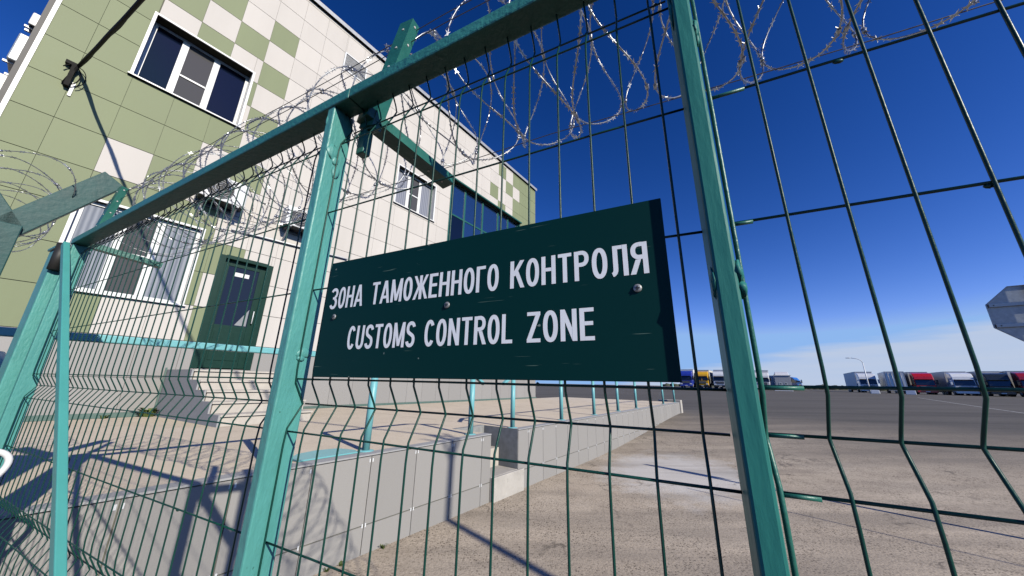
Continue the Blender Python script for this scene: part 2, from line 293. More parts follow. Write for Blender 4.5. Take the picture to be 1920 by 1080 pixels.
# ------------------------------------------------------------------ mesh helpers
class MB:
    def __init__(s): s.v = []; s.f = []; s.sm = []; s.mi = []; s.k = 0
    def add(s, vs, fs, smooth=False):
        o = len(s.v); s.v += [Vector(p) for p in vs]
        for f in fs: s.f.append([i + o for i in f]); s.sm.append(smooth); s.mi.append(s.k)
    def hexa(s, p):                                     # 8 corners: bottom 0-3 ccw, top 4-7
        s.add(p, [(3, 2, 1, 0), (4, 5, 6, 7), (0, 1, 5, 4), (1, 2, 6, 5), (2, 3, 7, 6), (3, 0, 4, 7)])
    def box(s, fr, a0, a1, b0, b1, z0, z1):             # box in a frame (FP or BP)
        s.hexa([fr(a0, b0, z0), fr(a1, b0, z0), fr(a1, b1, z0), fr(a0, b1, z0), fr(a0, b0, z1), fr(a1, b0, z1), fr(a1, b1, z1), fr(a0, b1, z1)])
    def beam(s, p, q, side, up, w, h):                  # rectangular bar p->q, w along side, h along up
        side = side.normalized() * w / 2; up = up.normalized() * h / 2
        s.hexa([p - side - up, p + side - up, q + side - up, q - side - up, p - side + up, p + side + up, q + side + up, q - side + up])
    def tube(s, pts, r, n=8, cap=True):
        pts = [Vector(p) for p in pts]
        rs = r if isinstance(r, (list, tuple)) else [r] * len(pts)
        o = len(s.v); prev = None; L = len(pts)
        for i, p in enumerate(pts):
            d = (pts[min(i + 1, L - 1)] - pts[max(i - 1, 0)]).normalized()
            if prev is None:
                a = Vector((0, 0, 1)) if abs(d.z) < 0.9 else Vector((1, 0, 0)); u = d.cross(a).normalized()
            else:
                u = (prev - d * prev.dot(d)).normalized()
            prev = u; v = d.cross(u)
            for k in range(n):
                a = 2 * math.pi * k / n
                s.v.append(p + (u * math.cos(a) + v * math.sin(a)) * rs[i])
        for i in range(L - 1):
            for k in range(n):
                s.f.append([o + i * n + k, o + i * n + (k + 1) % n, o + (i + 1) * n + (k + 1) % n, o + (i + 1) * n + k]); s.sm.append(True); s.mi.append(s.k)
        if cap:
            s.f.append([o + k for k in range(n)][::-1]); s.sm.append(False); s.mi.append(s.k)
            s.f.append([o + (L - 1) * n + k for k in range(n)]); s.sm.append(False); s.mi.append(s.k)
    def blob(s, c, rx, ry, rz, ax=None, seg=10, rings=6, jit=0.0):
        ax = ax or (Vector((1, 0, 0)), Vector((0, 1, 0)), Vector((0, 0, 1)))
        vs = []; fs = []
        for i in range(rings + 1):
            th = math.pi * i / rings
            for k in range(seg):
                ph = 2 * math.pi * k / seg; j = 1 + rnd.uniform(-jit, jit)
                vs.append(c + (ax[0] * rx * math.sin(th) * math.cos(ph) + ax[1] * ry * math.sin(th) * math.sin(ph) + ax[2] * rz * math.cos(th)) * j)
        for i in range(rings):
            for k in range(seg): fs.append((i * seg + k, i * seg + (k + 1) % seg, (i + 1) * seg + (k + 1) % seg, (i + 1) * seg + k))
        s.add(vs, fs, True)
    def prism(s, poly, off):                            # polygon (list of points) extruded by vector
        n = len(poly); vs = [Vector(p) for p in poly] + [Vector(p) + off for p in poly]
        s.add(vs, [tuple(range(n))[::-1], tuple(range(n, 2 * n))] + [(i, (i + 1) % n, n + (i + 1) % n, n + i) for i in range(n)])
    def build(s, name, mats, parent=None, bevel=0.0, base=None):
        if not isinstance(mats, (list, tuple)): mats = [mats]
        me = bpy.data.meshes.new(name)
        if parent is not None:
            org = Vector((0, 0, 0)); q = parent
            while q is not None: org += q.location; q = q.parent
            loc = Vector((0, 0, 0))
        else:
            if base is None:
                xs = [v.x for v in s.v]; ys = [v.y for v in s.v]; zs = [v.z for v in s.v]
                base = Vector(((min(xs) + max(xs)) / 2, (min(ys) + max(ys)) / 2, min(zs)))
            org = Vector(base); loc = Vector(base)
        me.from_pydata([v - org for v in s.v], [], s.f); me.update()
        bm = bmesh.new(); bm.from_mesh(me); bmesh.ops.recalc_face_normals(bm, faces=bm.faces); bm.to_mesh(me); bm.free()
        for m in mats: me.materials.append(m)
        for p, sm, mi in zip(me.polygons, s.sm, s.mi): p.use_smooth = sm; p.material_index = mi
        o = bpy.data.objects.new(name, me); COL.objects.link(o); o.location = loc
        if parent is not None: o.parent = parent
        if bevel:
            b = o.modifiers.new('bevel', 'BEVEL'); b.width = bevel; b.segments = 2; b.limit_method = 'ANGLE'; b.angle_limit = R(40)
        return o
def tag(o, label=None, cat=None, group=None, kind=None):
    for k, v in (('label', label), ('category', cat), ('group', group), ('kind', kind)):
        if v: o[k] = v
    return o
def empty(name, loc, label, cat, group=None):
    o = bpy.data.objects.new(name, None); COL.objects.link(o); o.location = loc; o.empty_display_size = 0.2
    return tag(o, label, cat, group)

# ================================================================== GROUND
def axis(lo, hi, fine0, fine1, step):
    a = []; x = fine0
    while x <= fine1: a.append(x); x += step
    g = step; x = fine1
    while x < hi: g *= 1.22; x += g; a.append(min(x, hi))
    g = step; x = fine0; pre = []
    while x > lo: g *= 1.22; x -= g; pre.append(max(x, lo))
    return pre[::-1] + a
gb = axis(-400, 5000, -8, 100, 1.0); gn = axis(-5000, 5000, -40, 24, 1.6)
g = MB(); vs = []; fs = []
for b in gb:
    for n in gn:
        p = bd * b + bn * n; vs.append(Vector((p.x, p.y, ground_z(p.x, p.y))))
W_ = len(gn)
for i in range(len(gb) - 1):
    for j in range(W_ - 1): fs.append((i * W_ + j, i * W_ + j + 1, (i + 1) * W_ + j + 1, (i + 1) * W_ + j))
g.add(vs, fs, True)
tag(g.build('ground', M['road'], base=(0, 0, 0)), kind='structure')

# painted line far out on the truck yard
ln = MB()
A_, B_ = AE(49.5, 62), AE(60, 26)
pts = [A_.lerp(B_, k / 40) for k in range(41)]
sd_ = (B_ - A_).cross(Vector((0, 0, 1))).normalized() * 0.06
vs = []
for p in pts:
    z = ground_z(p.x, p.y) + 0.006
    vs += [Vector((p.x, p.y, z)) - sd_, Vector((p.x, p.y, z)) + sd_]
ln.add(vs, [(2 * i, 2 * i + 1, 2 * i + 3, 2 * i + 2) for i in range(40)])
tag(ln.build('road_marking', pmat('worn_line_paint', (0.42, 0.41, 0.39), 0.8, var=0.25, scale=3)), kind='structure')

# raised concrete platform in front of the building
DN, DW, ZP = 3.25, 9.2, -0.705
pl = MB()
pl.box(BP, -9, 3.97, DN + 0.12, DW - 0.06, -1.75, ZP)
pl.box(BP, 3.97, 4.63, 4.05, DW - 0.06, -1.75, ZP)
pl.box(BP, 4.63, 17.2, DN + 0.14, DW - 0.06, -1.75, ZP + 0.002)
tag(pl.build('platform_paving', M['apron']), kind='structure')

# ================================================================== RETAINING WALLS
def tiles(mb, b0, b1, z0, z1, n, bs, zs, gapb=0.004, gapz=0.005, t=0.014):
    bl = [b0] + [b for b in bs if b0 + .02 < b < b1 - .02] + [b1]; zl = [z0] + [z for z in zs if z0 + .02 < z < z1 - .02] + [z1]
    for i in range(len(bl) - 1):
        for j in range(len(zl) - 1):
            mb.box(BP, bl[i] + gapb, bl[i + 1] - gapb, n, n + t, zl[j] + gapz, zl[j + 1] - gapz)
def retaining_wall(b0, b1, step, first, label, zseam):
    e = empty('retaining_wall', BP(b0, DN, -EYE), label, 'wall')
    core = MB(); core.box(BP, b0 + .004, b1 - .004, DN + .012, DN + .12, -1.75, ZP - .012); core.build('core', M['joint'], e)
    cl = MB(); tiles(cl, b0, b1, -1.80, ZP - .014, DN, [first + step * k for k in range(-30, 60)], zseam); cl.build('tile_cladding', M['grey_tile'], e)
    co = MB(); co.box(BP, b0, b1, DN - .004, DN + .13, ZP - .010, ZP + .004); co.build('coping', M['coping'], e)
    ck = MB()
    k = -12
    while first + step * k < b1 - .1:
        b = first + step * k; k += 1
        if b < b0 + .05: continue
        for z in [ZP - .055] + list(zseam):
            for db in (-.016, .016): ck.box(BP, b + db - .006, b + db + .006, DN - .003, DN + .002, z - .016, z + .016)
    ck.build('tile_clip', M['white_metal'], e)
    return e
retaining_wall(-9, 3.965, 0.553, 1.562, 'long grey tiled retaining wall below the platform, left of the stair gap', [-1.318])
retaining_wall(4.63, 17.2, 0.46, 4.92, 'grey tiled retaining wall running away to the right of the stair gap', [-1.30])
e = MB(); e.box(BP, 17.2, 17.55, DN - .05, DN + .9, -1.75, ZP + .09)
tag(e.build('concrete_block', M['concrete'], bevel=.01), 'pale concrete end block closing the far end of the tiled wall', 'block')
# stair through the gap between the walls
e = empty('platform_stair', BP(4.3, 3.6, -EYE), 'short concrete stair in the gap between the two grey tiled walls', 'stairs')
s_ = MB(); s_.box(BP, 3.985, 4.72, 3.19, 3.243, -1.75, -1.262); s_.box(BP, 3.985, 4.615, 3.243, 3.62, -1.75, -1.262); s_.build('bottom_step', M['concrete'], e, bevel=.008)
s_ = MB(); s_.box(BP, 3.975, 4.62, 3.62, 4.04, -1.75, -1.0); s_.build('middle_step', M['step'], e, bevel=.006)
s_ = MB(); s_.box(BP, 3.972, 4.625, 3.95, 4.045, -1.0, ZP + .006); s_.build('top_riser', M['concrete_grey'], e, bevel=.006)
s_ = MB(); s_.box(BP, 4.622, 4.628, DN + .005, 4.04, -1.262, ZP + .006); s_.build('side_facing', M['concrete_grey'], e)

# ================================================================== BUILDING
TB, TZ = 0.0655 * DW, 0.0777 * DW
xk = lambda k: -0.0333 * DW + TB * k
zr = lambda r: 0.463 * DW + TZ * r
BL, BR, ZT = -0.148 * DW, 1.58 * DW, 1.188 * DW
bld = empty('office_building', BP(6.5, DW + 5, -EYE), 'two storey office building clad in cream and sage green tiles', 'building')
OPEN = {'upper_left': (-0.32, 1.37, 5.73, 7.33), 'lower_left': (-0.31, 1.31, 1.39, 3.00), 'far': (5.68, 7.33, 5.80, 7.25), 'glazing': (8.15, 12.95, 3.2, 8.06),
        'door': (1.76, 2.65, 0.165, 2.60), 'grille': (3.34, 4.03, 9.38, 9.98), 'far2': (4.9, 6.5, 1.45, 3.0)}
GREEN = {(0, 5), (1, 4), (2, 5), (2, 3), (3, 6), (3, 4), (3, 2), (2, 1), (3, 0), (2, -2), (3, -3), (2, -4), (3, -5), (0, -5), (2, -3), (1, -1),
         (0, 6), (1, 6), (0, 7), (0, 8), (0, 0), (0, 1), (0, 2), (0, 3), (1, 3), (1, 2), (1, 1), (1, 0), (0, -2), (0, -3), (0, -4), (1, -2),
         (19, 8), (18, 6), (20, 7), (19, 5)}
WHITE = {(0, -1), (0, 4), (21, 7)}
def is_green(c, r):
    if (c, r) in WHITE: return False
    if (c, r) in GREEN: return True
    return c <= -1 or c >= 21
def subtract(rects, o):
    out = []
    for (a0, a1, c0, c1) in rects:
        o0, o1, p0, p1 = o
        if a1 <= o0 or a0 >= o1 or c1 <= p0 or c0 >= p1: out.append((a0, a1, c0, c1)); continue
        if a0 < o0: out.append((a0, o0, c0, c1))
        if a1 > o1: out.append((o1, a1, c0, c1))
        m0, m1 = max(a0, o0), min(a1, o1)
        if c0 < p0: out.append((m0, m1, c0, p0))
        if c1 > p1: out.append((m0, m1, p1, c1))
    return out
wl = MB()
rects = [(BL + .01, BR - .01, -1.75, ZT - .05)]
for o_ in OPEN.values(): rects = subtract(rects, o_)
for a0, a1, c0, c1 in rects: wl.box(BP, a0, a1, DW + .016, DW + .30, c0, c1)
wl.box(BP, BL + .01, BR - .01, DW + .9, DW + 12, -1.75, ZT - .06)      # body of the house behind the rooms
wl.build('wall_core', M['joint'], bld)
fa = MB(); pt = MB()
for c in range(-2, 25):
    for r in range(-8, 10):
        rc = [(max(xk(c), BL), min(xk(c + 1), BR), max(zr(r), ZP), min(zr(r + 1), ZT - .03))]
        if rc[0][1] - rc[0][0] < .03 or rc[0][3] - rc[0][2] < .03: continue
        for o_ in OPEN.values(): rc = subtract(rc, o_)
        for a0, a1, c0, c1 in rc:
            if a1 - a0 < .02 or c1 - c0 < .02: continue
            if r < -5:
                pt.box(BP, a0 + .003, a1 - .003, DW - .004, DW + .015, c0 + .004, c1 - .004)
            else:
                fa.k = 1 if is_green(c, r) else 0
                fa.box(BP, a0 + .0022, a1 - .0022, DW, DW + .015, c0 + .0055, c1 - .0055)
fa.build('tile_cladding', [M['white_tile'], M['green_tile']], bld)
pt.build('plinth_cladding', M['grey_tile'], bld)
s_ = MB(); s_.box(BP, BL - .06, BR + .06, DW - .09, DW + .35, ZT - .03, ZT + .015); s_.box(BP, BL - .06, BR + .06, DW - .09, DW - .075, ZT - .13, ZT - .03); s_.build('roof_coping', M['grey_metal'], bld)
s_ = MB(); s_.box(BP, BL - .035, BL + .015, DW - .012, DW - .001, -.7, ZT - .135); s_.build('corner_trim', M['white_metal'], bld)
s_ = MB(); s_.box(BP, BL - .10, BL - .035, DW + .02, DW + .11, -.7, ZT - .135); s_.build('corner_band', pmat('dark_corner_band', (0.10, 0.095, 0.09), 0.6, var=0.3, scale=5), bld)  # narrow dark upright band left of the white corner trim
s_ = MB(); s_.box(BP, BL - .03, BL + .009, DW + .12, DW + 12, -1.7, ZT - .06); s_.build('end_wall', pmat('end_wall_render', (0.30, 0.29, 0.28), 0.85, var=0.2, scale=4), bld)
s_ = MB(); s_.box(BP, BL, 1.36, DW - .05, DW - .006, ZP + .002, ZP + .085); s_.box(BP, 3.05, BR, DW - .05, DW - .006, ZP + .002, ZP + .06); s_.build('base_strip', M['trim_green'], bld)

def window(o, splits, kinds, frame='white_plastic', depth=.30, bars=(), lining=None, trim=.045, fw_=.06, sill=True, name='window'):
    b0, b1, z0, z1 = o; n0 = DW
    lining = lining or frame
    wroot = MB()
    t = .03
    # lining of the reveal with a narrow trim standing proud of the tiles
    wroot.box(BP, b0 - trim, b0 + .004, n0 - .018, n0 + depth, z0 - .004, z1 + .004)
    wroot.box(BP, b1 - .004, b1 + trim, n0 - .018, n0 + depth, z0 - .004, z1 + .004)
    wroot.box(BP, b0 - trim, b1 + trim, n0 - .018, n0 + depth, z1 + .004, z1 + .05)
    if sill: wroot.box(BP, b0 - trim - .02, b1 + trim + .02, n0 - .06, n0 + depth, z0 - .036, z0 - .004)
    else: wroot.box(BP, b0 - trim, b1 + trim, n0 - .012, n0 + depth, z0 - .03, z0 - .004)
    root = wroot.build(name, M[lining], bld, bevel=.003)
    f = MB(); y0, y1 = n0 + depth - .07, n0 + depth - .005
    cuts = [b0] + list(splits) + [b1]
    f.box(BP, b0 + .004, b1 - .004, y0, y1, z0 - .003, z0 + fw_); f.box(BP, b0 + .004, b1 - .004, y0, y1, z1 - fw_, z1 + .003)
    for i, c in enumerate(cuts):
        hw = fw_ * (0.95 if 0 < i < len(cuts) - 1 else 0.5)
        cc = c + (fw_ * .5 + .004 if i == 0 else (-fw_ * .5 - .004 if i == len(cuts) - 1 else 0))
        f.box(BP, cc - hw, cc + hw, y0 + .002, y1 - .002, z0 + fw_ + .0005, z1 - fw_ - .0005)
    for (i, z, tw) in bars: f.box(BP, cuts[i] + fw_, cuts[i + 1] - fw_, y0 + .006, y1 - .006, z - tw / 2, z + tw / 2)
    f.build('frame', M[frame], root, bevel=.004)
    for i, kd in enumerate(kinds):
        if kd is None: continue
        p = MB(); p.box(BP, cuts[i] + fw_ * .55, cuts[i + 1] - fw_ * .55, n0 + depth - .045, n0 + depth - .030, z0 + fw_ * .6, z1 - fw_ * .6)
        p.build('pane', M[kd], root)
    return root
window(OPEN['upper_left'], [.20, .75], ['glass', 'glass_screen', 'glass'], bars=[(1, 6.42, .045)])
window(OPEN['lower_left'], [.25, .72], ['glass_blind', 'glass_screen', 'glass_blind'], bars=[(1, 2.19, .045)], depth=.14)
window(OPEN['far'], [6.25, 6.75], ['glass_blind', 'glass_screen', 'glass_blind'], bars=[(1, 6.5, .045)], depth=.22)
window(OPEN['far2'], [5.45, 6.0], ['glass_blind', 'glass_screen', 'glass'], depth=.22)
# green framed stairwell glazing
M['door_frame'] = pmat('green_frame', (0.020, 0.115, 0.090), 0.35, var=0.1)
gl = window(OPEN['glazing'], [9.05, 10.2, 11.3, 12.1], [None] * 5, frame='door_frame', depth=.16, trim=.05, fw_=.05, sill=False,
            bars=[(i, 6.58, .07) for i in range(5)] + [(i, 4.9, .07) for i in range(5)], name='stair_glazing')
cz = [3.2, 4.9, 6.58, 8.06]; cb = [8.15, 9.05, 10.2, 11.3, 12.1, 12.95]
for i in range(5):
    for j in range(3):
        p = MB(); p.box(BP, cb[i] + .03, cb[i + 1] - .03, DW + .115, DW + .13, cz[j] + .03, cz[j + 1] - .03)
        p.build('pane', M['glass' if (i, j) == (0, 1) else 'glass_tint'], gl)
s_ = MB(); s_.box(BP, 8.06, 13.05, DW - .12, DW - .019, 8.05, 8.11); s_.build('drip_sill', M['door_frame'], gl)
# ventilation grille near the roof
gr_ = MB(); b0, b1, z0, z1 = OPEN['grille']
for a in ((b0 - .03, b1 + .03, z0 - .03, z0 + .01), (b0 - .03, b1 + .03, z1 - .01, z1 + .03), (b0 - .03, b0 + .01, z0 + .01, z1 - .01), (b1 - .01, b1 + .03, z0 + .01, z1 - .01)):
    gr_.box(BP, a[0], a[1], DW - .02, DW + .05, a[2], a[3])
for k in range(16):
    z = z0 + .02 + k * (z1 - z0 - .04) / 16
    gr_.hexa([BP(b0 + .01, DW - .012, z), BP(b1 - .01, DW - .012, z), BP(b1 - .01, DW + .045, z + .03), BP(b0 + .01, DW + .045, z + .03),
              BP(b0 + .01, DW - .012, z + .012), BP(b1 - .01, DW - .012, z + .012), BP(b1 - .01, DW + .045, z + .04), BP(b0 + .01, DW + .045, z + .04)])
gr_.build('vent_grille', M['white_metal'], bld)
# entrance door
b0, b1, z0, z1 = OPEN['door']
dr = MB()
dr.box(BP, b0 - .05, b0 + .045, DW - .02, DW + .16, z0, z1); dr.box(BP, b1 - .045, b1 + .05, DW - .02, DW + .16, z0, z1); dr.box(BP, b0 + .045, b1 - .045, DW - .02, DW + .16, z1 - .06, z1 + .02)
dr = dr.build('door', M['door'], bld, bevel=.004)
s_ = MB(); y0, y1 = DW + .09, DW + .14
for a in ((b0 + .05, b0 + .15, z0 + .02, z1 - .065), (b1 - .17, b1 - .05, z0 + .02, z1 - .065), (b0 + .15, b1 - .17, z0 + .02, z0 + .93), (b0 + .15, b1 - .17, z1 - .19, z1 - .065)): s_.box(BP, a[0], a[1], y0, y1, a[2], a[3])
s_.box(BP, b0 + .18, b1 - .20, y0 - .012, y0 - .001, z0 + .18, z0 + .80)
s_.build('leaf', M['door'], dr, bevel=.005)
s_ = MB(); s_.box(BP, b0 + .15, b1 - .17, DW + .105, DW + .12, z0 + .93, z1 - .19); s_.build('pane', glass_mat('door_glass', (0.010, 0.013, 0.030), mix=0.06), dr)
s_ = MB(); s_.box(BP, b0 + .26, b1 - .34, DW + .098, DW + .104, z1 - .40, z1 - .31); s_.build('notice', M['white_plastic'], dr)
s_ = MB(); s_.prism([BP(b1 - .40, DW + .103, z0 + .95), BP(b1 - .19, DW + .103, z0 + .95), BP(b1 - .19, DW + .103, z0 + 1.33)], bn * -.004); s_.build('painted_reflection', pmat('reflection_grey', (0.26, 0.27, 0.29), 0.7), dr)  # pale triangle standing in for a reflection on the door pane
s_ = MB(); s_.tube([BP(b1 - .11, y0 - .002, z0 + 1.02), BP(b1 - .11, y0 - .05, z0 + 1.02), BP(b1 - .11, y0 - .05, z0 + 1.30), BP(b1 - .11, y0 - .002, z0 + 1.30)], .010, 8); s_.build('handle', M['white_metal'], dr)

# entrance stair: a landing and steps that come down towards the yard; the flank is tiled grey
e = empty('entrance_stair', BP(2.8, 8, ZP), 'pale stone entrance steps with a grey flank below the green door', 'stairs')
def SK(b, n, z): return BP(b + (DW - n) * 0.111 * (1 if b < 2 else 0.02), n, z)       # the flank stands slightly skew to the house
st = MB(); ns = [7.98, 7.62, 7.27, 6.96, 6.62]; zs = [0.125, -0.045, -0.205, -0.37, -0.54]
for k, (n, z) in enumerate(zip(ns, zs)):
    zb = zs[k + 1] if k < 4 else ZP
    st.hexa([SK(1.42, n, zb), SK(2.98, n, zb), SK(2.98, DW - .06, zb), SK(1.42, DW - .06, zb), SK(1.42, n, z - .03), SK(2.98, n, z - .03), SK(2.98, DW - .06, z - .03), SK(1.42, DW - .06, z - .03)])
    n2 = ns[k - 1] + .02 if k else DW - .06
    st.hexa([SK(1.40, n - .03, z - .03), SK(3.0, n - .03, z - .03), SK(3.0, n2, z - .03), SK(1.40, n2, z - .03), SK(1.40, n - .03, z), SK(3.0, n - .03, z), SK(3.0, n2, z), SK(1.40, n2, z)])
st.build('steps', M['step'], e)
st = MB()
poly = [SK(1.375, DW - .06, ZP), SK(1.375, 6.55, ZP), SK(1.375, 6.55, zs[4])]
for k in (4, 3, 2, 1, 0):
    poly += [SK(1.375, ns[k] - .02, zs[k])]
    poly += [SK(1.375, ns[k - 1] - .02 if k else DW - .06, zs[k])]
cl = []
for p in poly:
    if not cl or (p - cl[-1]).length > 1e-4: cl.append(p)
st.prism(cl, bd * 0.024); st.build('flank', M['coping'], e)
st = MB(); st.box(BP, 1.352, 1.376, DW - .09, DW - .055, ZP, .16); st.build('edge_strip', M['trim_green'], e)

# outdoor units, pipe, cable on the facade
def air_conditioner(b, z, wd, ht, dp, label, grp='air conditioners on the facade', n=None, name='air_conditioner'):
    n = DW if n is None else n
    e = empty(name, BP(b, n, z), label, 'air conditioner', grp)
    c = MB(); c.box(BP, b, b + wd, n - dp, n - .06, z, z + ht); c.build('casing', M['white_metal'], e, bevel=.02)
    gmb = MB(); cx = b + wd * .40; cz_ = z + ht / 2; r_ = ht * .42
    for k in range(5):
        rr = r_ * (k + 1) / 5
        gmb.tube([BP(cx + rr * math.cos(a * math.pi / 10), n - dp - .012, cz_ + rr * math.sin(a * math.pi / 10)) for a in range(21)], .006, 5, cap=False)
    gmb.build('fan_grille', M['grey_metal'], e)
    c = MB(); c.tube([BP(cx, n - dp - .004, cz_), BP(cx, n - dp + .002, cz_)], r_, 24); c.build('fan_opening', M['black'], e)
    for db in (.12, wd - .12):
        k_ = MB(); k_.beam(BP(b + db, n, z - .02), BP(b + db, n - dp - .02, z - .02), bd, Vector((0, 0, 1)), .04, .03); k_.beam(BP(b + db, n - .02, z - .35), BP(b + db, n - dp + .06, z - .04), bd, Vector((0, 0, 1)), .03, .03); k_.build('bracket', M['grey_metal'], e)
air_conditioner(1.02, 3.62, .78, .55, .42, 'white air conditioner unit on brackets above the lower left window')
air_conditioner(2.62, 3.62, .72, .50, .40, 'white air conditioner unit on the cream wall above the green door')
p_ = MB(); p_.tube([BP(1.75, DW - .05, 3.20), BP(4.4, DW - .05, 3.33)], .022, 8)
for b in (1.95, 2.9, 3.9): p_.box(BP, b - .015, b + .015, DW - .03, DW + .0, 3.19 + (b - 1.75) * .05, 3.23 + (b - 1.75) * .05)
tag(p_.build('pipe', M['white_metal']), 'thin pale pipe fixed level along the cream wall above the door', 'pipe')
# outdoor units on the end wall seen past the left corner
def end_unit(z, ht, n0, n1, dp, mat, label):
    e = empty('air_conditioner', BP(BL, n0, z), label, 'air conditioner', 'air conditioners on the end wall')
    c = MB(); c.box(BP, BL - .09 - dp, BL - .09, n0, n1, z, z + ht); c.build('casing', mat, e, bevel=.02)
    for n in (n0 + .1, n1 - .1):
        c = MB(); c.beam(BP(BL - .04, n, z - .02), BP(BL - .12 - dp, n, z - .02), bn, Vector((0, 0, 1)), .04, .035); c.beam(BP(BL - .04, n, z - .30), BP(BL - dp, n, z - .03), bn, Vector((0, 0, 1)), .03, .03); c.build('bracket', M['grey_metal'], e)
    c = MB(); c.box(BP, BL - .095 - dp, BL - .0905 - dp, n0 + .08, n1 - .2, z + .08, z + ht - .08); c.build('fan_grille', M['black'], e)
end_unit(5.92, .26, DW + .30, DW + .62, .13, M['white_plastic'], 'white box unit on the end wall, highest of three past the left corner')
end_unit(5.12, .56, DW + .30, DW + .95, .15, M['galv'], 'grey weathered air conditioner on the end wall, middle one of three')
end_unit(4.25, .56, DW + .30, DW + .95, .17, M['galv_light'], 'pale weathered air conditioner on the end wall, lowest of three')

# overhead cable dropping to a bracket on the facade
W0 = BP(-0.097 * DW, DW - .10, 0.579 * DW)
cab = empty('overhead_cable', BP(-0.097 * DW, DW, 0.545 * DW), 'thick black cable sagging in from above to a bracket on the green tiles', 'cable')
PT = BP(1.62, -5.5, 4.55)                      # head of the pole beyond the right edge
pts = []
for k in range(61):
    t_ = k / 60
    p = W0.lerp(PT, t_); p.z += -.55 * 4 * t_ * (1 - t_) * .5 + .012 * math.sin(t_ * 70); pts.append(p)
c = MB(); c.tube(pts, .026, 8)
c.tube([p + Vector((.035, 0, .0)) + bd * .012 * math.sin(i) for i, p in enumerate(pts)], .010, 6)
c.build('cable', M['cable'], cab)
lp = [BP(-.097 * DW + .11 * math.sin(a) - .05, DW - .07, .571 * DW - .14 - .20 * math.cos(a) * 1.0) for a in [k * math.pi / 9 for k in range(-1, 13)]]
c = MB(); c.tube(lp, .009, 6); c.tube([p + bd * .06 for p in lp[2:]], .007, 6); c.tube([W0, BP(-.104 * DW, DW - .05, .545 * DW), BP(-.106 * DW, DW - .02, .535 * DW)], .022, 7); c.build('loose_loop', M['cable'], cab)
c = MB(); c.box(BP, -.1045 * DW, -.0985 * DW, DW - .10, DW, .530 * DW, .576 * DW); c.box(BP, -.113 * DW, -.098 * DW, DW - .09, DW - .02, .576 * DW, .583 * DW); c.build('bracket', M['cable'], cab)
c = MB(); c.box(BP, -.0965 * DW, -.0925 * DW, DW - .02, DW - .001, .515 * DW, .545 * DW); c.build('plate', M['white_metal'], cab)

# ================================================================== HANDRAILS on the platform
NR = 3.43
def railing(posts, rail_pts, label, zb=ZP, fl=()):
    e = empty('handrail', BP(posts[0], NR, zb), label, 'handrail', 'aqua painted handrails')
    for b in posts:
        p = MB(); zt = rail_pts[0][1]
        for (x0, za), (x1, zc) in zip(rail_pts, rail_pts[1:]):
            if x0 - .01 <= b <= x1 + .01: zt = za + (zc - za) * (b - x0) / (x1 - x0)
        p.tube([BP(b, NR, zb - .02), BP(b, NR, zt - .02)], .038, 14); p.blob(BP(b, NR, zb + .004), .085, .085, .012)
        p.build('post', M['handrail'], e)
    r = MB(); r.beam(BP(rail_pts[0][0], NR, rail_pts[0][1]), BP(rail_pts[1][0], NR, rail_pts[1][1]), bn, Vector((0, 0, 1)), .06, .05)
    for a, b in zip(rail_pts[1:], rail_pts[2:]): r.beam(BP(a[0] + .004, NR, a[1]), BP(b[0], NR, b[1]), bn, Vector((0, 0, 1)), .058, .048)
    r.build('top_rail', M['handrail'], e, bevel=.008)
    return e
railing([-4.6, -2.75, -.85, 1.28], [(-8, .215), (1.52, .228)], 'aqua handrail with flat top bar in front of the lower left window')
railing([2.15, 3.72], [(2.15, .215), (3.55, .215), (3.95, -.02)], 'short aqua handrail behind the green sign, left of the stair gap')
railing([4.72, 6.40, 8.05, 9.72, 11.4, 13.1, 15.0, 17.1], [(4.45, -.02), (4.85, .21), (17.2, .21)], 'long aqua handrail of many posts along the far platform edge')
pd = MB(); pd.prism([BP(1.50 + .55 * a, 3.40 + .34 * b_, ZP + .003) for a, b_ in ((0, 0), (.98, -.03), (1.04, .3), (.92, .9), (.55, 1.05), (.2, .9), (-.02, .45))], Vector((0, 0, .012)))
tag(pd.build('base_plate', M['handrail']), 'aqua painted plate lying on the platform edge beside the first post', 'plate')
dm = MB(); dp_ = BP(-.33, 3.95, 0); dm.tube([dp_ + Vector((0, 0, ZP)), dp_ + Vector((0, 0, ZP + .78)), dp_ + Vector((0, 0, ZP + .84))], [.20, .20, .15], 20)
for z in (.22, .50): dm.tube([dp_ + Vector((0, 0, ZP + z)), dp_ + Vector((0, 0, ZP + z + .03))], .207, 20)
tag(dm.build('drum', M['handrail']), 'aqua painted drum on the platform at the left picture edge', 'drum')
# white loop of hose hung at the left end of the fence
hp = MB(); hc = Vector((-2.052, 1.422, EYE - .380)); hx_ = Vector((math.cos(R(-57)), -math.sin(R(-57)), 0))
hp.tube([hc + hx_ * (.070 * math.cos(a)) + Vector((0, 0, .088 * math.sin(a))) + fn * (.02 * math.sin(2 * a)) for a in [k * math.pi / 24 for k in range(49)]], .0105, 10, cap=False)
tag(hp.build('hose', M['white_plastic']), 'white hose loop hung on the mesh at the far left edge', 'hose')

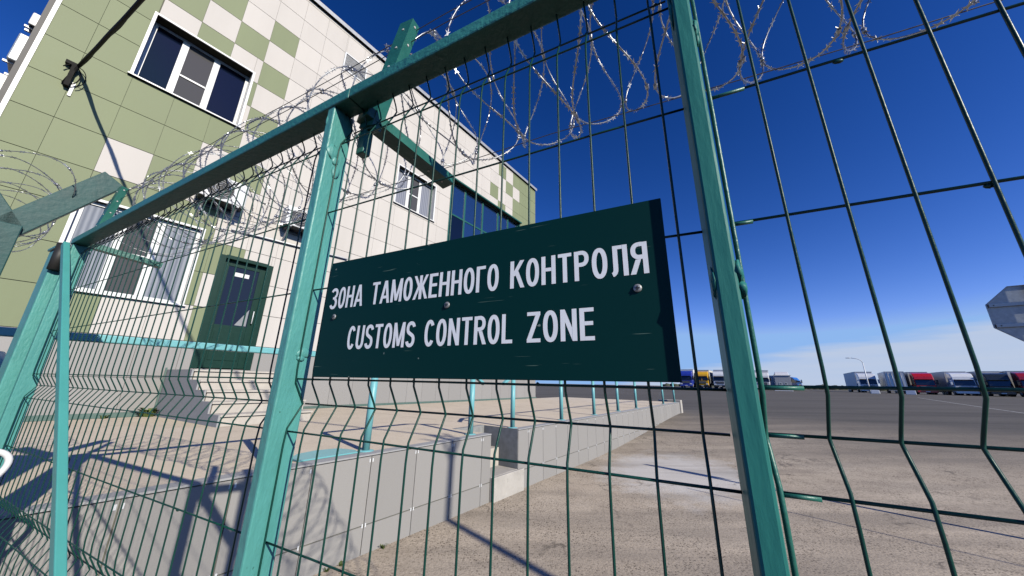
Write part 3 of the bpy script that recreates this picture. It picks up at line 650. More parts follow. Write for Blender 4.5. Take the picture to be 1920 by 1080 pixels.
# weeds along the foot of the walls
def weed(p, h, n, label):
    m_ = MB()
    for k in range(n):
        a = rnd.uniform(0, 6.283); d_ = Vector((math.cos(a), math.sin(a), 0)); l = h * rnd.uniform(.5, 1.1); w_ = d_.cross(Vector((0, 0, 1))) * h * .08
        q = p + d_ * rnd.uniform(0, h * .5); t1 = q + d_ * l * .35 + Vector((0, 0, l * .7)); t2 = q + d_ * l * .9 + Vector((0, 0, l * .75))
        m_.add([q - w_, q + w_, t1 + w_ * 1.2, t1 - w_ * 1.2, t2], [(0, 1, 2, 3), (3, 2, 4)])
    tag(m_.build('weed', M['grass']), label, 'weed', 'weeds at the foot of the walls')
weed(BP(1.28, DW - .12, ZP), .20, 46, 'green weed tuft in the corner beside the entrance steps')
weed(BP(.78, DW - .12, ZP), .08, 16, 'small weed sprig against the plinth under the lower left window')
for b, h, l in ((2.33, .045, 'tiny weed at the wall foot, nearest to the stair gap'), (1.92, .035, 'tiny weed at the wall foot, middle one of three'), (1.8, .035, 'tiny weed at the wall foot, leftmost of three')):
    weed(BP(b, DN - .03, -EYE), h, 18, l)

# ================================================================== FENCE
D = .465
ZV = [  # height, offset away from the camera, for every vertical wire (folds stiffen the panel)
    (-1.25, 0), (-.605, 0), (-.575, .003), (-.538, .022), (-.526, .027), (-.514, .022), (-.477, .003), (-.447, 0),
    (-.128, 0), (-.098, .002), (-.062, .021), (-.052, .026), (-.042, .021), (-.008, .002), (.020, 0),
    (.578, 0), (.602, .003), (.646, .022), (.660, .027), (.674, .022), (.705, .004), (.720, 0)]
ZH = [(-1.20, 0), (-1.0, 0), (-.80, 0), (-.576, 0), (-.526, .031), (-.474, 0), (-.302, 0), (-.105, 0), (-.052, .030), (.000, 0), (.199, 0), (.398, 0), (.601, 0), (.660, .031)]
fence = empty('wire_fence', FP(-1.3, D, -EYE), 'tall dark green welded mesh fence with turquoise posts and top bar', 'fence')
def mesh_panel(s0, s1, first, step=.0543, zmax=.715, lowest=-1.22, rv=.00182, first_bright=False, dz=(0, 0)):
    m_ = MB(); s = first
    sag_ = lambda x: dz[0] + (dz[1] - dz[0]) * min(1, max(0, (x - s0) / (s1 - s0)))
    while s <= s1 + 1e-4:
        j = rnd.uniform(-.0008, .0008)
        m_.tube([FP(s + j, D + o, z + sag_(s)) for z, o in ZV if z <= zmax and z >= lowest - .05] + ([FP(s + j, D, zmax)] if zmax > .72 else []), rv, 7)
        s += step
    for z, o in ZH:
        if z < lowest: continue
        m_.tube([FP(s0 + (s1 - s0) * k / 6, D + o + .0038, z + sag_(s0 + (s1 - s0) * k / 6) + rnd.uniform(-.0006, .0006)) for k in range(7)], rv, 7)
    if zmax > .75:
        for z in (.80, 1.0): m_.tube([FP(s0, D + .0038, z), FP(s1, D + .0038, z)], rv, 7)
    # blobs of paint where wires are welded
    for k in range(int((s1 - s0) * 9)):
        z, o = rnd.choice(ZH[6:]); p = FP(rnd.uniform(s0, s1), D + o + .0035, z - .0012); m_.blob(p, rnd.uniform(.003, .007), .0026, .0028, ax=(fd, fn, Vector((0, 0, 1))), seg=6, rings=4, jit=.2)
    return m_.build('mesh_panel', M['mesh'], fence)
mesh_panel(-2.70, -.772, -2.685)
mesh_panel(-.744, .048, -.741, dz=(0, -.003))
mesh_panel(.081, 2.6, .081, zmax=1.10, step=.0551, dz=(.0015, .010))
def post(name, s0, s1, n0, n1, z0, z1, mat, lean=0.0):
    m_ = MB(); m_.box(FP, s0, s1, n0, n1, z0, z1)
    return m_.build(name, M[mat], fence, bevel=.0035)
pA = post('post', -.771, -.744, .434, .494, -EYE, .700, 'paint')
pB = post('post', .049, .072, .430, .490, -EYE, 1.30, 'paint_b')
pE = post('post', -2.727, -2.700, .434, .494, -1.45, .640, 'paint')
# welded plates and lumps of old paint on the posts
for (s, n, z, a, b_, c_) in ((-.744, .452, .565, .0035, .016, .020), (-.744, .462, .545, .003, .010, .012), (-.744, .468, .515, .003, .010, .018), (-.744, .474, .055, .003, .018, .010), (-.743, .468, .043, .0035, .009, .006), (-.766, .436, .66, .005, .004, .016)):
    m_ = MB(); m_.blob(FP(s, n, z), a, b_, c_, ax=(fd, fn, Vector((0, 0, 1))), jit=.22); m_.build('weld_lump', M['paint'], pA)
for (s, n, z, a, b_, c_) in ((.073, .442, .500, .005, .012, .016), (.074, .446, .485, .004, .008, .010), (.0725, .442, .585, .0035, .010, .022), (.074, .442, .128, .0055, .012, .013), (.075, .444, .108, .006, .012, .010), (.048, .440, .118, .0028, .010, .018), (.0475, .445, .555, .003, .012, .03)):
    m_ = MB(); m_.blob(FP(s, n, z), a, b_, c_, ax=(fd, fn, Vector((0, 0, 1))), jit=.22); m_.build('weld_lump', M['paint_b'], pB)
# top bar, welded together over the middle post
tr = MB()
def rail_seg(a, za, b, zb): tr.hexa([FP(a, .430, za - .034), FP(b, .430, zb - .034), FP(b, .484, zb - .034), FP(a, .484, za - .034), FP(a, .430, za), FP(b, .430, zb), FP(b, .484, zb), FP(a, .484, za)])
rail_seg(-2.735, .674, -.690, .731); rail_seg(-.689, .732, .045, .742)
tr.build('top_rail', M['rail_paint'], fence, bevel=.004)
m_ = MB(); m_.box(FP, -2.70, -.772, .440, .490, -1.45, -1.40); m_.build('bottom_rail', M['paint'], fence, bevel=.003)
m_ = MB(); m_.beam(FP(-2.705, .412, .63), FP(-.80, .412, -1.09), fd + Vector((0, 0, 1.1)), fn, .030, .022); m_.build('brace', M['brace_paint'], fence, bevel=.003)
# gap strip of bare wire beside the right hand post, daubed with lighter paint
m_ = MB(); m_.tube([FP(.081, D + o - .002, z) for z, o in ZV] + [FP(.081, D - .002, 1.05)], .0027, 8)
for z, o in ZH[6:]: m_.tube([FP(.079, D + o + .0034, z), FP(.079 + rnd.uniform(.02, .05), D + o + .0034, z)], .0026, 7)
m_.build('painted_wire', M['paint_dark'], fence)
# Y brackets that carry the razor coil
def y_bracket(s, dz=0.0):
    J = FP(s, .512, .690 + dz)
    m_ = MB()
    m_.box(FP, s - .030, s - .002, .497, .522, .582 + dz, .655 + dz); m_.box(FP, s - .020, s + .018, .499, .520, .655 + dz, .705 + dz)
    b_ = m_.build('bracket', M['paint_dark'], fence, bevel=.003)
    for tip, sd2 in ((FP(s + .05, .80, .655 + dz), Vector((0, 0, 1))), (FP(s + .055, .545, 1.055 + dz), fn)):
        a = MB(); d_ = (tip - J).normalized(); side = d_.cross(sd2).normalized(); up_ = side.cross(d_)
        a.beam(J - d_ * .03, tip, side, up_, .052, .030)
        a.k = 1
        for k in range(4):
            p = J.lerp(tip, .3 + .2 * k) - up_ * .0145; a.tube([p, p - up_ * .002], .0035, 8); p = J.lerp(tip, .35 + .2 * k) - side * .0255; a.tube([p, p - side * .002], .0035, 8)
        o_ = a.build('arm', [M['paint_dark'], M['galv_light']], b_)
    return b_
y_bracket(-.690); y_bracket(-2.86)
# hinge at the left end
m_ = MB(); m_.tube([FP(-2.752, .415, .50), FP(-2.752, .415, .64)], .022, 12); m_.build('hinge', M['black'], fence)
# left gate post standing outside the fence
gp = empty('gate_post', FP(-2.83, .45, -EYE), 'thick turquoise gate post at the left end of the mesh fence', 'post')
m_ = MB(); m_.box(FP, -2.89, -2.765, .402, .500, -EYE, .615); m_.build('shaft', M['paint'], gp, bevel=.006)
m_ = MB(); m_.box(FP, -2.90, -2.755, .395, .507, .615, .63); m_.build('cap', M['paint'], gp, bevel=.004)

# corner post at far left with its own broad Y arms
J = Vector((-2.505, 1.545, EYE + .69)); ra = Vector((.518, .855, 0)).normalized(); la = Vector((-.855, .518, 0)).normalized()
ns_ = empty('fence_post', Vector((J.x, J.y, 0)), 'weathered dark teal fence post with broad flat Y arms at the left edge', 'post')
m_ = MB(); m_.beam(Vector((J.x, J.y, 0)) - ra * .06, J - ra * .06 + Vector((0, 0, .02)), ra, la, .15, .10); m_.build('shaft', M['old_paint'], ns_, bevel=.004)
for sg in (1, -1):
    m_ = MB(); d_ = (ra * sg * .26 + Vector((0, 0, .42 if sg > 0 else .36))).normalized()
    m_.beam(J - ra * .03 - d_ * .03, J - ra * .03 + d_ * .50, la, d_.cross(la), .055, .105); m_.build('arm', M['old_paint'], ns_, bevel=.003)
m_ = MB(); q = J + ra * -.055 - la * .05 + Vector((0, 0, -.16)); m_.tube([q, q - la * .006], .012, 14); m_.build('bolt', M['galv_light'], ns_)

# ------------------------------------------------------------------ razor wire
def razor(name, axis_pt, L, Rr, pitch, label, phase=0.0, barb_step=.025, r_w=.0020, sd_=3, sag=0.02, s_dir=None, n_dir=None):
    rr = random.Random(sd_)
    s_dir = s_dir or fd; n_dir = n_dir or fn
    e = empty(name, axis_pt(0), label, 'razor wire')
    turns = L / pitch; nstep = int(turns * 56)
    ph1, ph2, ph3 = [rr.uniform(0, 6.28) for _ in range(3)]
    def P(th):
        k = th / (2 * math.pi)
        s = pitch * k + .47 * pitch * math.cos(2.5 * th + phase) + .012 * math.sin(k * 1.3 + ph2)
        R_ = Rr * (1 + .05 * math.sin(k * .9 + ph1) + .03 * math.sin(th * 1.0 + k * 2.1))
        return axis_pt(s) + n_dir * (R_ * math.cos(th)) + Vector((0, 0, R_ * math.sin(th) - sag * (1 + math.sin(k * 1.7 + ph3)) * .5))
    pts = [P(2 * math.pi * turns * i / nstep) for i in range(nstep + 1)]
    m_ = MB(); m_.tube(pts, r_w, 6)
    b_ = m_; b_.k = 1; acc = 0
    for i in range(1, len(pts)):
        d_ = pts[i] - pts[i - 1]; acc += d_.length
        if acc >= barb_step:
            acc = 0; t_ = d_.normalized()
            a = Vector((rr.uniform(-1, 1), rr.uniform(-1, 1), rr.uniform(-1, 1))); u = t_.cross(a).normalized(); v = t_.cross(u)
            c = pts[i]; l = .0098; h = .0072; w_ = .0027; th = .0006
            pr = [c + t_ * l + u * h, c + t_ * w_ + u * w_, c - t_ * w_ + u * w_, c - t_ * l + u * h, c - t_ * l * .45, c - t_ * l - u * h, c - t_ * w_ - u * w_, c + t_ * w_ - u * w_, c + t_ * l - u * h, c + t_ * l * .45]
            b_.prism([p - v * th for p in pr], v * th * 2)
    # clips where neighbouring turns are pinched together
    c_ = m_
    k = 1
    while True:
        th = (math.pi * k - phase) / 2.5; k += 1
        if th < 0: continue
        if th > 2 * math.pi * (turns - 1): break
        t_ = (P(th + .02) - P(th - .02)).normalized(); c_.tube([P(th) - t_ * .008, P(th) + t_ * .008], .0052, 6)
    m_.build('wire', [M['razor'], M['barb']], e)
    return e
razor('razor_coil', lambda s: FP(-3.05 + s, .775, .985), 4.7, .222, .098, 'long galvanised razor wire coil along the top of the mesh fence', phase=.6)
razor('razor_coil', lambda s: J + Vector((0, 0, .25)) - ra * .06 - la * .05 + la * s, 1.05, .175, .13, 'loose razor wire loops over the teal post at the left edge', sd_=11, phase=1.2, s_dir=la, n_dir=ra)
tw = [((-3.0, .87, .82), (2.4, .92, .80), 'straight tension wire low behind the razor coil'), ((-3.0, .545, .985), (2.0, .545, .985), 'lower tension wire on the near side of the razor coil'),
      ((-3.0, .552, 1.035), (2.0, .552, 1.035), 'upper tension wire on the near side of the razor coil')]
for a, b_, l in tw:
    m_ = MB(); m_.tube([FP(a[0] + (b_[0] - a[0]) * k / 20, a[1] + (b_[1] - a[1]) * k / 20, a[2] + (b_[2] - a[2]) * k / 20 - .012 * abs(math.sin(k * math.pi / 5))) for k in range(21)], .0014, 6)
    tag(m_.build('tension_wire', M['wire']), l, 'wire', 'tension wires')

# pole that carries the cable, beyond the right edge of the picture (its shadow crosses the road)
up_ = empty('utility_pole', BP(1.49, -5.5, -EYE), 'slim pole beyond the right edge whose long shadow crosses the road to the wall', 'pole')
m_ = MB(); m_.tube([BP(1.49, -5.5, -EYE), BP(1.49, -5.5, 4.75)], [.065, .045], 12); m_.build('shaft', M['grey_metal'], up_)
m_ = MB(); m_.beam(BP(1.49, -5.5, 4.15), BP(1.72, -5.5, 4.70), bn, bd, .04, .04); m_.beam(BP(1.49, -5.5, 4.15), BP(1.24, -5.5, 4.60), bn, bd, .04, .04); m_.build('arm', M['grey_metal'], up_)
m_ = MB(); m_.tube([BP(5.64 - .20 * k, -3.0 - .9 * k, .92 - .02 * math.sin(k * .52)) for k in range(7)], .011, 8)
tag(m_.build('cable', M['cable']), 'thin black cable strung past the right edge above the road', 'cable')
# ------------------------------------------------------------------ the sign
sg = empty('sign', FP(-.335, .455, .0), 'dark green customs sign with white lettering in two languages on the mesh', 'sign')
m_ = MB(); m_.box(FP, -.673, .003, .4555, .4585, .004, .250); m_.build('plate', M['sign'], sg, bevel=.0008)
TW = .142                                        # stroke of the bold condensed capitals, in letter heights
def arc(cx, cy, rx, ry, a0, a1, n=22, e=2.2):
    o = []
    for k in range(n + 1):
        a = R(a0 + (a1 - a0) * k / n); c, q = math.cos(a), math.sin(a)
        o.append((cx + rx * math.copysign(abs(c) ** (2 / e), c), cy + ry * math.copysign(abs(q) ** (2 / e), q)))
    return o
def glyph(ch):
    h = TW / 2; v = TW * .86; hv = v / 2; w = .47; S = []
    ln = lambda *p, t=TW: S.append((list(p), t))
    stem = lambda x: ln((x, 0), (x, 1))
    bar = lambda y, a, b: ln((a, y), (b, y), t=v)
    if ch in 'OО': S.append((arc(w / 2, .5, w / 2 - h, .5 - hv, 0, 360, 44), TW))
    elif ch in 'CС': S.append((arc(w / 2, .5, w / 2 - h, .5 - hv, 38, 322, 36), TW))
    elif ch == 'U': ln(*([(h, 1)] + arc(w / 2, .30, w / 2 - h, .30 - hv, 180, 360) + [(w - h, 1)]))
    elif ch == 'S': S.append((arc(w / 2, .735, w / 2 - h, .265 - hv, 12, 248, 22) + arc(w / 2, .268, w / 2 - h, .268 - hv, 68, -168, 22), TW))
    elif ch == 'З':
        S.append((arc(w * .46, .745, w * .54 - h, .255 - hv, 158, -78, 22), TW)); S.append((arc(w * .46, .275, w * .54 - h, .275 - hv, 78, -160, 22), TW)); ln((w * .30, .515), (w * .62, .515), t=v * .9)
    elif ch in 'TТ': w = .45; bar(1 - hv, 0, w); ln((w / 2, 0), (w / 2, 1 - v))
    elif ch in 'MМ':
        w = .60; stem(h * .92); stem(w - h * .92); ln((h * 1.15, .985), (w / 2, .06), t=TW * .86); ln((w - h * 1.15, .985), (w / 2, .06), t=TW * .86)
    elif ch == 'N': w = .49; stem(h * .95); stem(w - h * .95); ln((h, .985), (w - h, .015), t=TW * .95)
    elif ch == 'Н': w = .49; stem(h); stem(w - h); bar(.52, TW, w - TW)
    elif ch in 'RPРЯ':
        stem(h); x = w - h
        ln(*([(TW, 1 - hv), (w * .5, 1 - hv)] + arc(w * .5, .735, w * .5 - h, .265 - hv, 90, -90, 14) + [(TW, .47 + hv)]), t=TW * .95)
        if ch == 'R': ln((w * .56, .46), (w - h * .55, 0))
        if ch == 'Я': ln((w * .56, .46), (w - h * .55, 0)); S = [([(w - a, b) for a, b in p], t) for p, t in S]
    elif ch == 'L': w = .40; stem(h); bar(hv, TW, w)
    elif ch == 'Z': w = .45; bar(1 - hv, .01, w); bar(hv, 0, w); ln((w - h * 1.15, 1 - v * .9), (h * 1.15, v * .9), t=TW)
    elif ch in 'EЕ': w = .42; stem(h); bar(1 - hv, TW, w); bar(.52, TW, w * .93); bar(hv, TW, w)
    elif ch == 'А': w = .53; ln((h * .8, 0), (w / 2 - .012, 1), t=TW * .96); ln((w - h * .8, 0), (w / 2 + .012, 1), t=TW * .96); bar(.27, w * .26, w * .74)
    elif ch == 'Г': w = .39; stem(h); bar(1 - hv, TW, w)
    elif ch == 'Ж':
        w = .70; stem(w / 2)
        for q in (-1, 1): ln((w / 2 + q * (w / 2 - h * .7), 1), (w / 2 + q * .06, .50), t=TW * .86); ln((w / 2 + q * .07, .58), (w / 2 + q * (w / 2 - h * .6), 0), t=TW * .9)
    elif ch == 'К': w = .51; stem(h); ln((w - h * .9, 1), (TW * .8, .44), t=TW * .95); ln((w * .46, .60), (w - h * .7, 0), t=TW)
    elif ch == 'Л':
        w = .51; stem(w - h); bar(1 - hv, w * .30, w - TW); ln(*([(w * .30, 1)] + [(w * .30, .30)] + arc(w * .05, .24, w * .25, .24 - hv, 0, -80, 8)), t=TW)
    return S, w
def word(txt, s0, s1, z0, z1, name):
    gl_ = [glyph(c) for c in txt]; gap = .085
    W = sum(g[1] for g in gl_) + gap * (len(gl_) - 1); kx = (s1 - s0) / W; kz = z1 - z0
    m_ = MB(); x = 0; q = 0
    for S, w in gl_:
        for pts, t in S:
            q += 1; n = .45515 - (q % 7) * .00002; L = len(pts); vs = []
            closed = L > 30 and math.hypot(pts[0][0] - pts[-1][0], pts[0][1] - pts[-1][1]) < 1e-6
            for k in range(L):
                a = pts[k - 1] if k else (pts[-2] if closed else pts[0]); b = pts[k + 1] if k < L - 1 else (pts[1] if closed else pts[-1])
                p = pts[k]
                d1 = Vector((p[0] - a[0], p[1] - a[1])); d2 = Vector((b[0] - p[0], b[1] - p[1]))
                if d1.length < 1e-9: d1 = d2
                if d2.length < 1e-9: d2 = d1
                d1.normalize(); d2.normalize(); n1 = Vector((-d1.y, d1.x)); n2 = Vector((-d2.y, d2.x)); mt = n1 + n2
                mt = mt / max(.35, mt.length_squared / 2) if mt.length > 1e-6 else n1
                # a slanting stroke ends flat on the base or cap line
                dx_, dy_ = mt.x * t / 2, mt.y * t / 2
                if (k in (0, L - 1)) and L == 2 and abs(d1.x) > .03 and abs(d1.y) > .3:
                    dx_, dy_ = (t / 2) / abs(d1.y) * math.copysign(1, mt.x), 0
                for sgn in (1, -1):
                    vs.append(FP(s0 + (x + p[0] + sgn * dx_) * kx, n, z0 + (p[1] + sgn * dy_) * kz))
            m_.add(vs, [(2 * k, 2 * k + 1, 2 * k + 3, 2 * k + 2) for k in range(L - 1)])
        x += w + gap
    return m_.build(name, M['letter'], sg)
for t_, a, b_ in (('ЗОНА', -.656, -.559), ('ТАМОЖЕННОГО', -.534, -.2475), ('КОНТРОЛЯ', -.2265, -.0205)): word(t_, a, b_, .1435, .1890, 'lettering')
for t_, a, b_ in (('CUSTOMS', -.585, -.4125), ('CONTROL', -.391, -.221), ('ZONE', -.197, -.0965)): word(t_, a, b_, .0575, .1030, 'lettering')
for s, z in ((-.037, .124), (-.347, .127), (-.636, .126)):
    c = FP(s, .4545, z); m_ = MB()
    m_.blob(c, .0058, .0022, .0058, ax=(fd, fn, Vector((0, 0, 1))), seg=16)
    sc_ = m_.build('screw', M['screw'], sg)
    x_ = MB(); x_.box(FP, s - .0030, s + .0030, .4518, .4526, z - .0007, z + .0007); x_.box(FP, s - .0007, s + .0007, .4515, .4524, z - .0030, z + .0030); x_.build('slot', M['black'], sc_)

# ================================================================== TRAFFIC SIGN seen from behind
ts_root = empty('traffic_sign', Vector((6.19, 3.78, 0)), 'octagonal road sign seen from its bare galvanised back', 'road sign')
oc = Vector((6.227, 3.834, EYE + .903)); oy = Vector((.788, -.616, 0)).normalized(); on = Vector((-.616, -.788, 0)).normalized()   # on points to the viewer's side
rad = .38
m_ = MB(); poly = [oc + oy * rad * math.cos(R(22.5 + 45 * k)) + Vector((0, 0, rad * math.sin(R(22.5 + 45 * k)))) for k in range(8)]
m_.prism(poly, -on * .004); m_.build('plate', M['galv'], ts_root)
m_ = MB()
for k in range(8):
    p, q = poly[k], poly[(k + 1) % 8]; m_.beam(p + on * .008, q + on * .008, on, (q - p).cross(on), .016, .004)
m_.build('rim', M['grey_metal'], ts_root)
for z in (.128, -.125):
    m_ = MB(); m_.beam(oc + oy * -.335 + on * .018 + Vector((0, 0, z)), oc + oy * .335 + on * .018 + Vector((0, 0, z)), on, Vector((0, 0, 1)), .024, .042); rl = m_.build('support_rail', M['galv_light'], ts_root, bevel=.002)
    for s in (-.30, .30):
        h = MB(); p = oc + oy * s + on * .031 + Vector((0, 0, z)); h.tube([p, p + on * .003], .006, 10); h.build('bolt', M['black'], rl)
m_ = MB(); p = oc + oy * .02 + on * .068; m_.tube([Vector((p.x, p.y, -.1)), Vector((p.x, p.y, oc.z + .44))], .036, 18); m_.blob(Vector((p.x, p.y, oc.z + .44)), .037, .037, .012, seg=18); m_.build('pole', M['galv_light'], ts_root)

# ================================================================== TRUCK YARD
H_AZ = 217.0
def truck(az, dist, body, label, trailer=None, style='cabover', h_cab=3.55, deflector=True, heading=H_AZ, accent=None, tr_h=4.0, tr_len=13.2, cab=True, dark_low=False):
    pos = AE(az, dist); pos.z = ground_z(pos.x, pos.y)
    hx = Vector((math.sin(R(heading)), math.cos(R(heading)), 0)); lx = Vector((0, 0, 1)).cross(hx)     # hx forward, lx left
    T = lambda f, l, z: pos + hx * f + lx * l + Vector((0, 0, z))
    e = empty('truck', pos, label, 'truck', 'trucks parked in the yard')
    bm_ = pmat('truck_paint', body, 0.28, var=0.03, scale=2, coat=0.4)
    tm = pmat('trailer_skin', trailer, 0.5, var=0.05, scale=1.2) if trailer else None
    ac = pmat('truck_trim', accent, 0.4) if accent else M['black']
    wh = []
    if cab:
        c = MB(); W2 = 1.23; wz = h_cab * .60
        prof = [(0, .42), (.06, 1.55), (-.02, wz - .45), (-.32, h_cab - .75), (-.75, h_cab - .22), (-2.05, h_cab), (-2.15, .85), (-1.7, .60)]
        if style == 'bonnet': prof = [(0, .45), (.02, 1.35), (-.25, 1.65), (-1.35, 1.95), (-1.75, h_cab - .9), (-2.3, h_cab - .35), (-3.3, h_cab), (-3.45, .85), (-2.9, .6)]
        c.prism([T(f, -W2, z) for f, z in prof], lx * 2 * W2); cabo = c.build('cab', bm_, e, bevel=.10)
        x0, x1, za, zb = (.03, -.20, 1.62, wz + .28) if style != 'bonnet' else (-1.42, -1.85, 2.0, 2.75)
        g_ = MB(); g_.hexa([T(x0 - .05, -W2 + .10, za), T(x0 - .05, W2 - .10, za), T(x0 + .05, W2 - .10, za), T(x0 + .05, -W2 + .10, za), T(x1 - .05, -W2 + .16, zb), T(x1 - .05, W2 - .16, zb), T(x1 + .05, W2 - .16, zb), T(x1 + .05, -W2 + .16, zb)]); g_.build('windshield', M['truck_glass'], cabo)
        if style == 'split':
            g_ = MB(); g_.beam(T(x0 + .07, 0, za), T(x1 + .07, 0, zb), lx, hx, .08, .02); g_.build('window_post', bm_, cabo)
        for s in (-1, 1):
            g_ = MB(); fx = -.55 if style != 'bonnet' else -2.2
            g_.hexa([T(fx - .75, s * (W2 + .006), 1.75), T(fx + .35, s * (W2 + .006), 1.75), T(fx + .35, s * (W2 - .02), 1.75), T(fx - .75, s * (W2 - .02), 1.75), T(fx - .75, s * (W2 + .006), 2.45), T(fx + .05, s * (W2 + .006), 2.45), T(fx + .05, s * (W2 - .02), 2.45), T(fx - .75, s * (W2 - .02), 2.45)]); g_.build('side_window', M['truck_glass'], cabo)
            mr = MB(); mr.box(lambda a, b_, z: T(a, b_, z), fx + .45, fx + .62, s * (W2 + .22) - .12, s * (W2 + .22) + .12, 1.75, 2.5); mr.beam(T(fx + .5, s * W2, 2.4), T(fx + .5, s * (W2 + .2), 2.42), hx, Vector((0, 0, 1)), .05, .05); mr.build('mirror', M['black'] if not accent else bm_, e, bevel=.03)
            hl = MB(); hl.box(lambda a, b_, z: T(a, b_, z), .07, .115, s * .93 - .20, s * .93 + .20, .72, .98); hl.build('headlight', pmat('headlamp', (0.7, 0.72, 0.75), 0.1), e, bevel=.03)
        b_ = MB(); b_.box(lambda a, c_, z: T(a, c_, z), -.25, .10, -1.24, 1.24, .32, .70); b_.build('bumper', M['black'] if dark_low else bm_, e, bevel=.06)
        gg = MB(); gg.box(lambda a, c_, z: T(a, c_, z), .045, .085, -.78, .78, 1.0, 1.48); gr2 = gg.build('grille', ac, e, bevel=.02)
        bars = MB()
        for k in range(4): bars.box(lambda a, c_, z: T(a, c_, z), .088, .10, -.74, .74, 1.06 + k * .11, 1.09 + k * .11)
        bars.build('bar', M['grey_metal'], gr2)
        v_ = MB(); v_.beam(T(.02 if style != 'bonnet' else -1.5, -1.05, wz + .34 if style != 'bonnet' else 2.82), T(.02 if style != 'bonnet' else -1.5, 1.05, wz + .34 if style != 'bonnet' else 2.82), hx, Vector((0, 0, 1)), .34, .10); v_.build('sun_visor', bm_ if not dark_low else M['truck_glass'], e, bevel=.03)
        pl_ = MB(); pl_.box(lambda a, c_, z: T(a, c_, z), .102, .112, -.26, .26, .42, .54); pl_.build('number_plate', M['white_plastic'], e)
        wh += [(-.95, 1), (-.95, -1), (-3.9, 1), (-3.9, -1)]
        ch = MB(); ch.box(lambda a, c_, z: T(a, c_, z), -6.0, -.4, -.45, .45, .55, .80); ch.build('chassis', M['black'], e)
    if tm:
        t0 = -2.75 if style != 'bonnet' else -4.1
        if not cab: t0 = 0
        b_ = MB(); b_.box(lambda a, c_, z: T(a, c_, z), t0 - tr_len, t0, -1.26, 1.26, 1.15, tr_h); tb = b_.build('trailer', tm, e, bevel=.03)
        r_ = MB(); r_.box(lambda a, c_, z: T(a, c_, z), t0 - tr_len - .02, t0 + .02, -1.28, 1.28, tr_h - .02, tr_h + .06); r_.box(lambda a, c_, z: T(a, c_, z), t0 - tr_len, t0, -1.22, 1.22, 1.0, 1.14); r_.build('trailer_rail', M['grey_metal'], tb)
        wh += [(t0 - tr_len + k, s) for k in (1.6, 2.9, 4.2) for s in (-1, 1)]
        ul = MB(); ul.box(lambda a, c_, z: T(a, c_, z), t0 - tr_len + 5.2, t0 - 3.2, -1.15, 1.15, .55, .95); ul.build('pallet_box', M['black'], tb)
    for f, s in wh:
        w_ = MB(); w_.tube([T(f, s * .90, .52), T(f, s * 1.22, .52)], .52, 18); w_ = w_.build('wheel', M['black'], e)
        h = MB(); h.tube([T(f, s * 1.215, .52), T(f, s * 1.235, .52)], .27, 14); h.build('rim', M['grey_metal'], w_)
    return e
W_T = (0.78, 0.78, 0.77)
truck(27.0, 86, (0.025, 0.05, 0.36), 'blue cab truck with white trailer, half hidden by the edge of the sign', W_T, h_cab=3.75)
truck(29.1, 88, (0.78, 0.42, 0.02), 'bright yellow cab truck with a split windscreen', (0.72, 0.70, 0.62), style='split', h_cab=3.7, dark_low=True, tr_h=3.95)
truck(31.3, 88, (0.74, 0.75, 0.76), 'white cab truck beside the yellow one, cut by the near turquoise post', W_T, h_cab=3.7, dark_low=True)
truck(36.2, 90, (0.72, 0.72, 0.72), 'white cab truck just right of the near turquoise post', W_T, h_cab=3.6)
truck(38.4, 96, (0.75, 0.75, 0.76), 'white cab truck standing behind the grey booth', W_T, style='bonnet', h_cab=4.0, tr_h=3.6, tr_len=9)
truck(40.0, 108, (0.03, 0.16, 0.52), 'small bright blue truck right of the grey booth, side on', (0.70, 0.72, 0.73), heading=150, h_cab=3.2, tr_h=3.4, tr_len=8)
truck(46.15, 97, (0.72, 0.74, 0.77), 'white cab semi truck behind the street lamp', (0.62, 0.64, 0.66), h_cab=3.75, accent=(0.30, 0.31, 0.33))
truck(50.35, 97, (0.46, 0.012, 0.022), 'red cab semi truck in the row of parked trucks', (0.70, 0.67, 0.62), h_cab=3.85, tr_h=3.95)
truck(52.9, 97, (0.75, 0.76, 0.78), 'white cab semi truck between the red and the black one', (0.68, 0.66, 0.63), h_cab=3.85, accent=(0.1, 0.1, 0.1))
truck(54.95, 97, (0.016, 0.022, 0.028), 'black cab semi truck second from the right edge', (0.70, 0.69, 0.67), h_cab=3.75)
truck(56.75, 97, (0.30, 0.010, 0.022), 'dark red cab truck at the right edge of the picture', (0.70, 0.68, 0.66), h_cab=3.85)
# lone box trailer seen from behind
e_pos = AE(48.3, 96); e_pos.z = ground_z(e_pos.x, e_pos.y)
tr_e = empty('box_trailer', e_pos, 'white box trailer with its rear doors towards us beside the red truck', 'trailer')
hx = Vector((math.sin(R(222)), math.cos(R(222)), 0)); lx = Vector((0, 0, 1)).cross(hx)
T2 = lambda f, l, z: e_pos + hx * f + lx * l + Vector((0, 0, z))
m_ = MB(); m_.box(T2, -10, 0, -1.26, 1.26, 1.1, 3.95); m_.build('body', M['white_metal'], tr_e, bevel=.03)
m_ = MB(); m_.box(T2, .0, .03, -1.27, -1.17, 1.1, 3.96); m_.box(T2, .0, .03, 1.17, 1.27, 1.1, 3.96); m_.box(T2, .0, .03, -1.17, 1.17, 3.84, 3.96); m_.build('door_frame', M['grey_metal'], tr_e)
for s in (-1, 1):
    m_ = MB(); m_.box(T2, .004, .025, min(s * .02, s * 1.15), max(s * .02, s * 1.15), 1.15, 3.80); d_ = m_.build('rear_door', M['white_plastic'], tr_e)
    for k in (.3, .8):
        h = MB(); h.tube([T2(.045, s * k, 1.2), T2(.045, s * k, 3.78)], .025, 8); h.build('lock_rod', M['grey_metal'], d_)
m_ = MB(); m_.box(T2, -.1, .06, -1.22, 1.22, .55, .75); m_.build('under_bar', M['white_plastic'], tr_e)
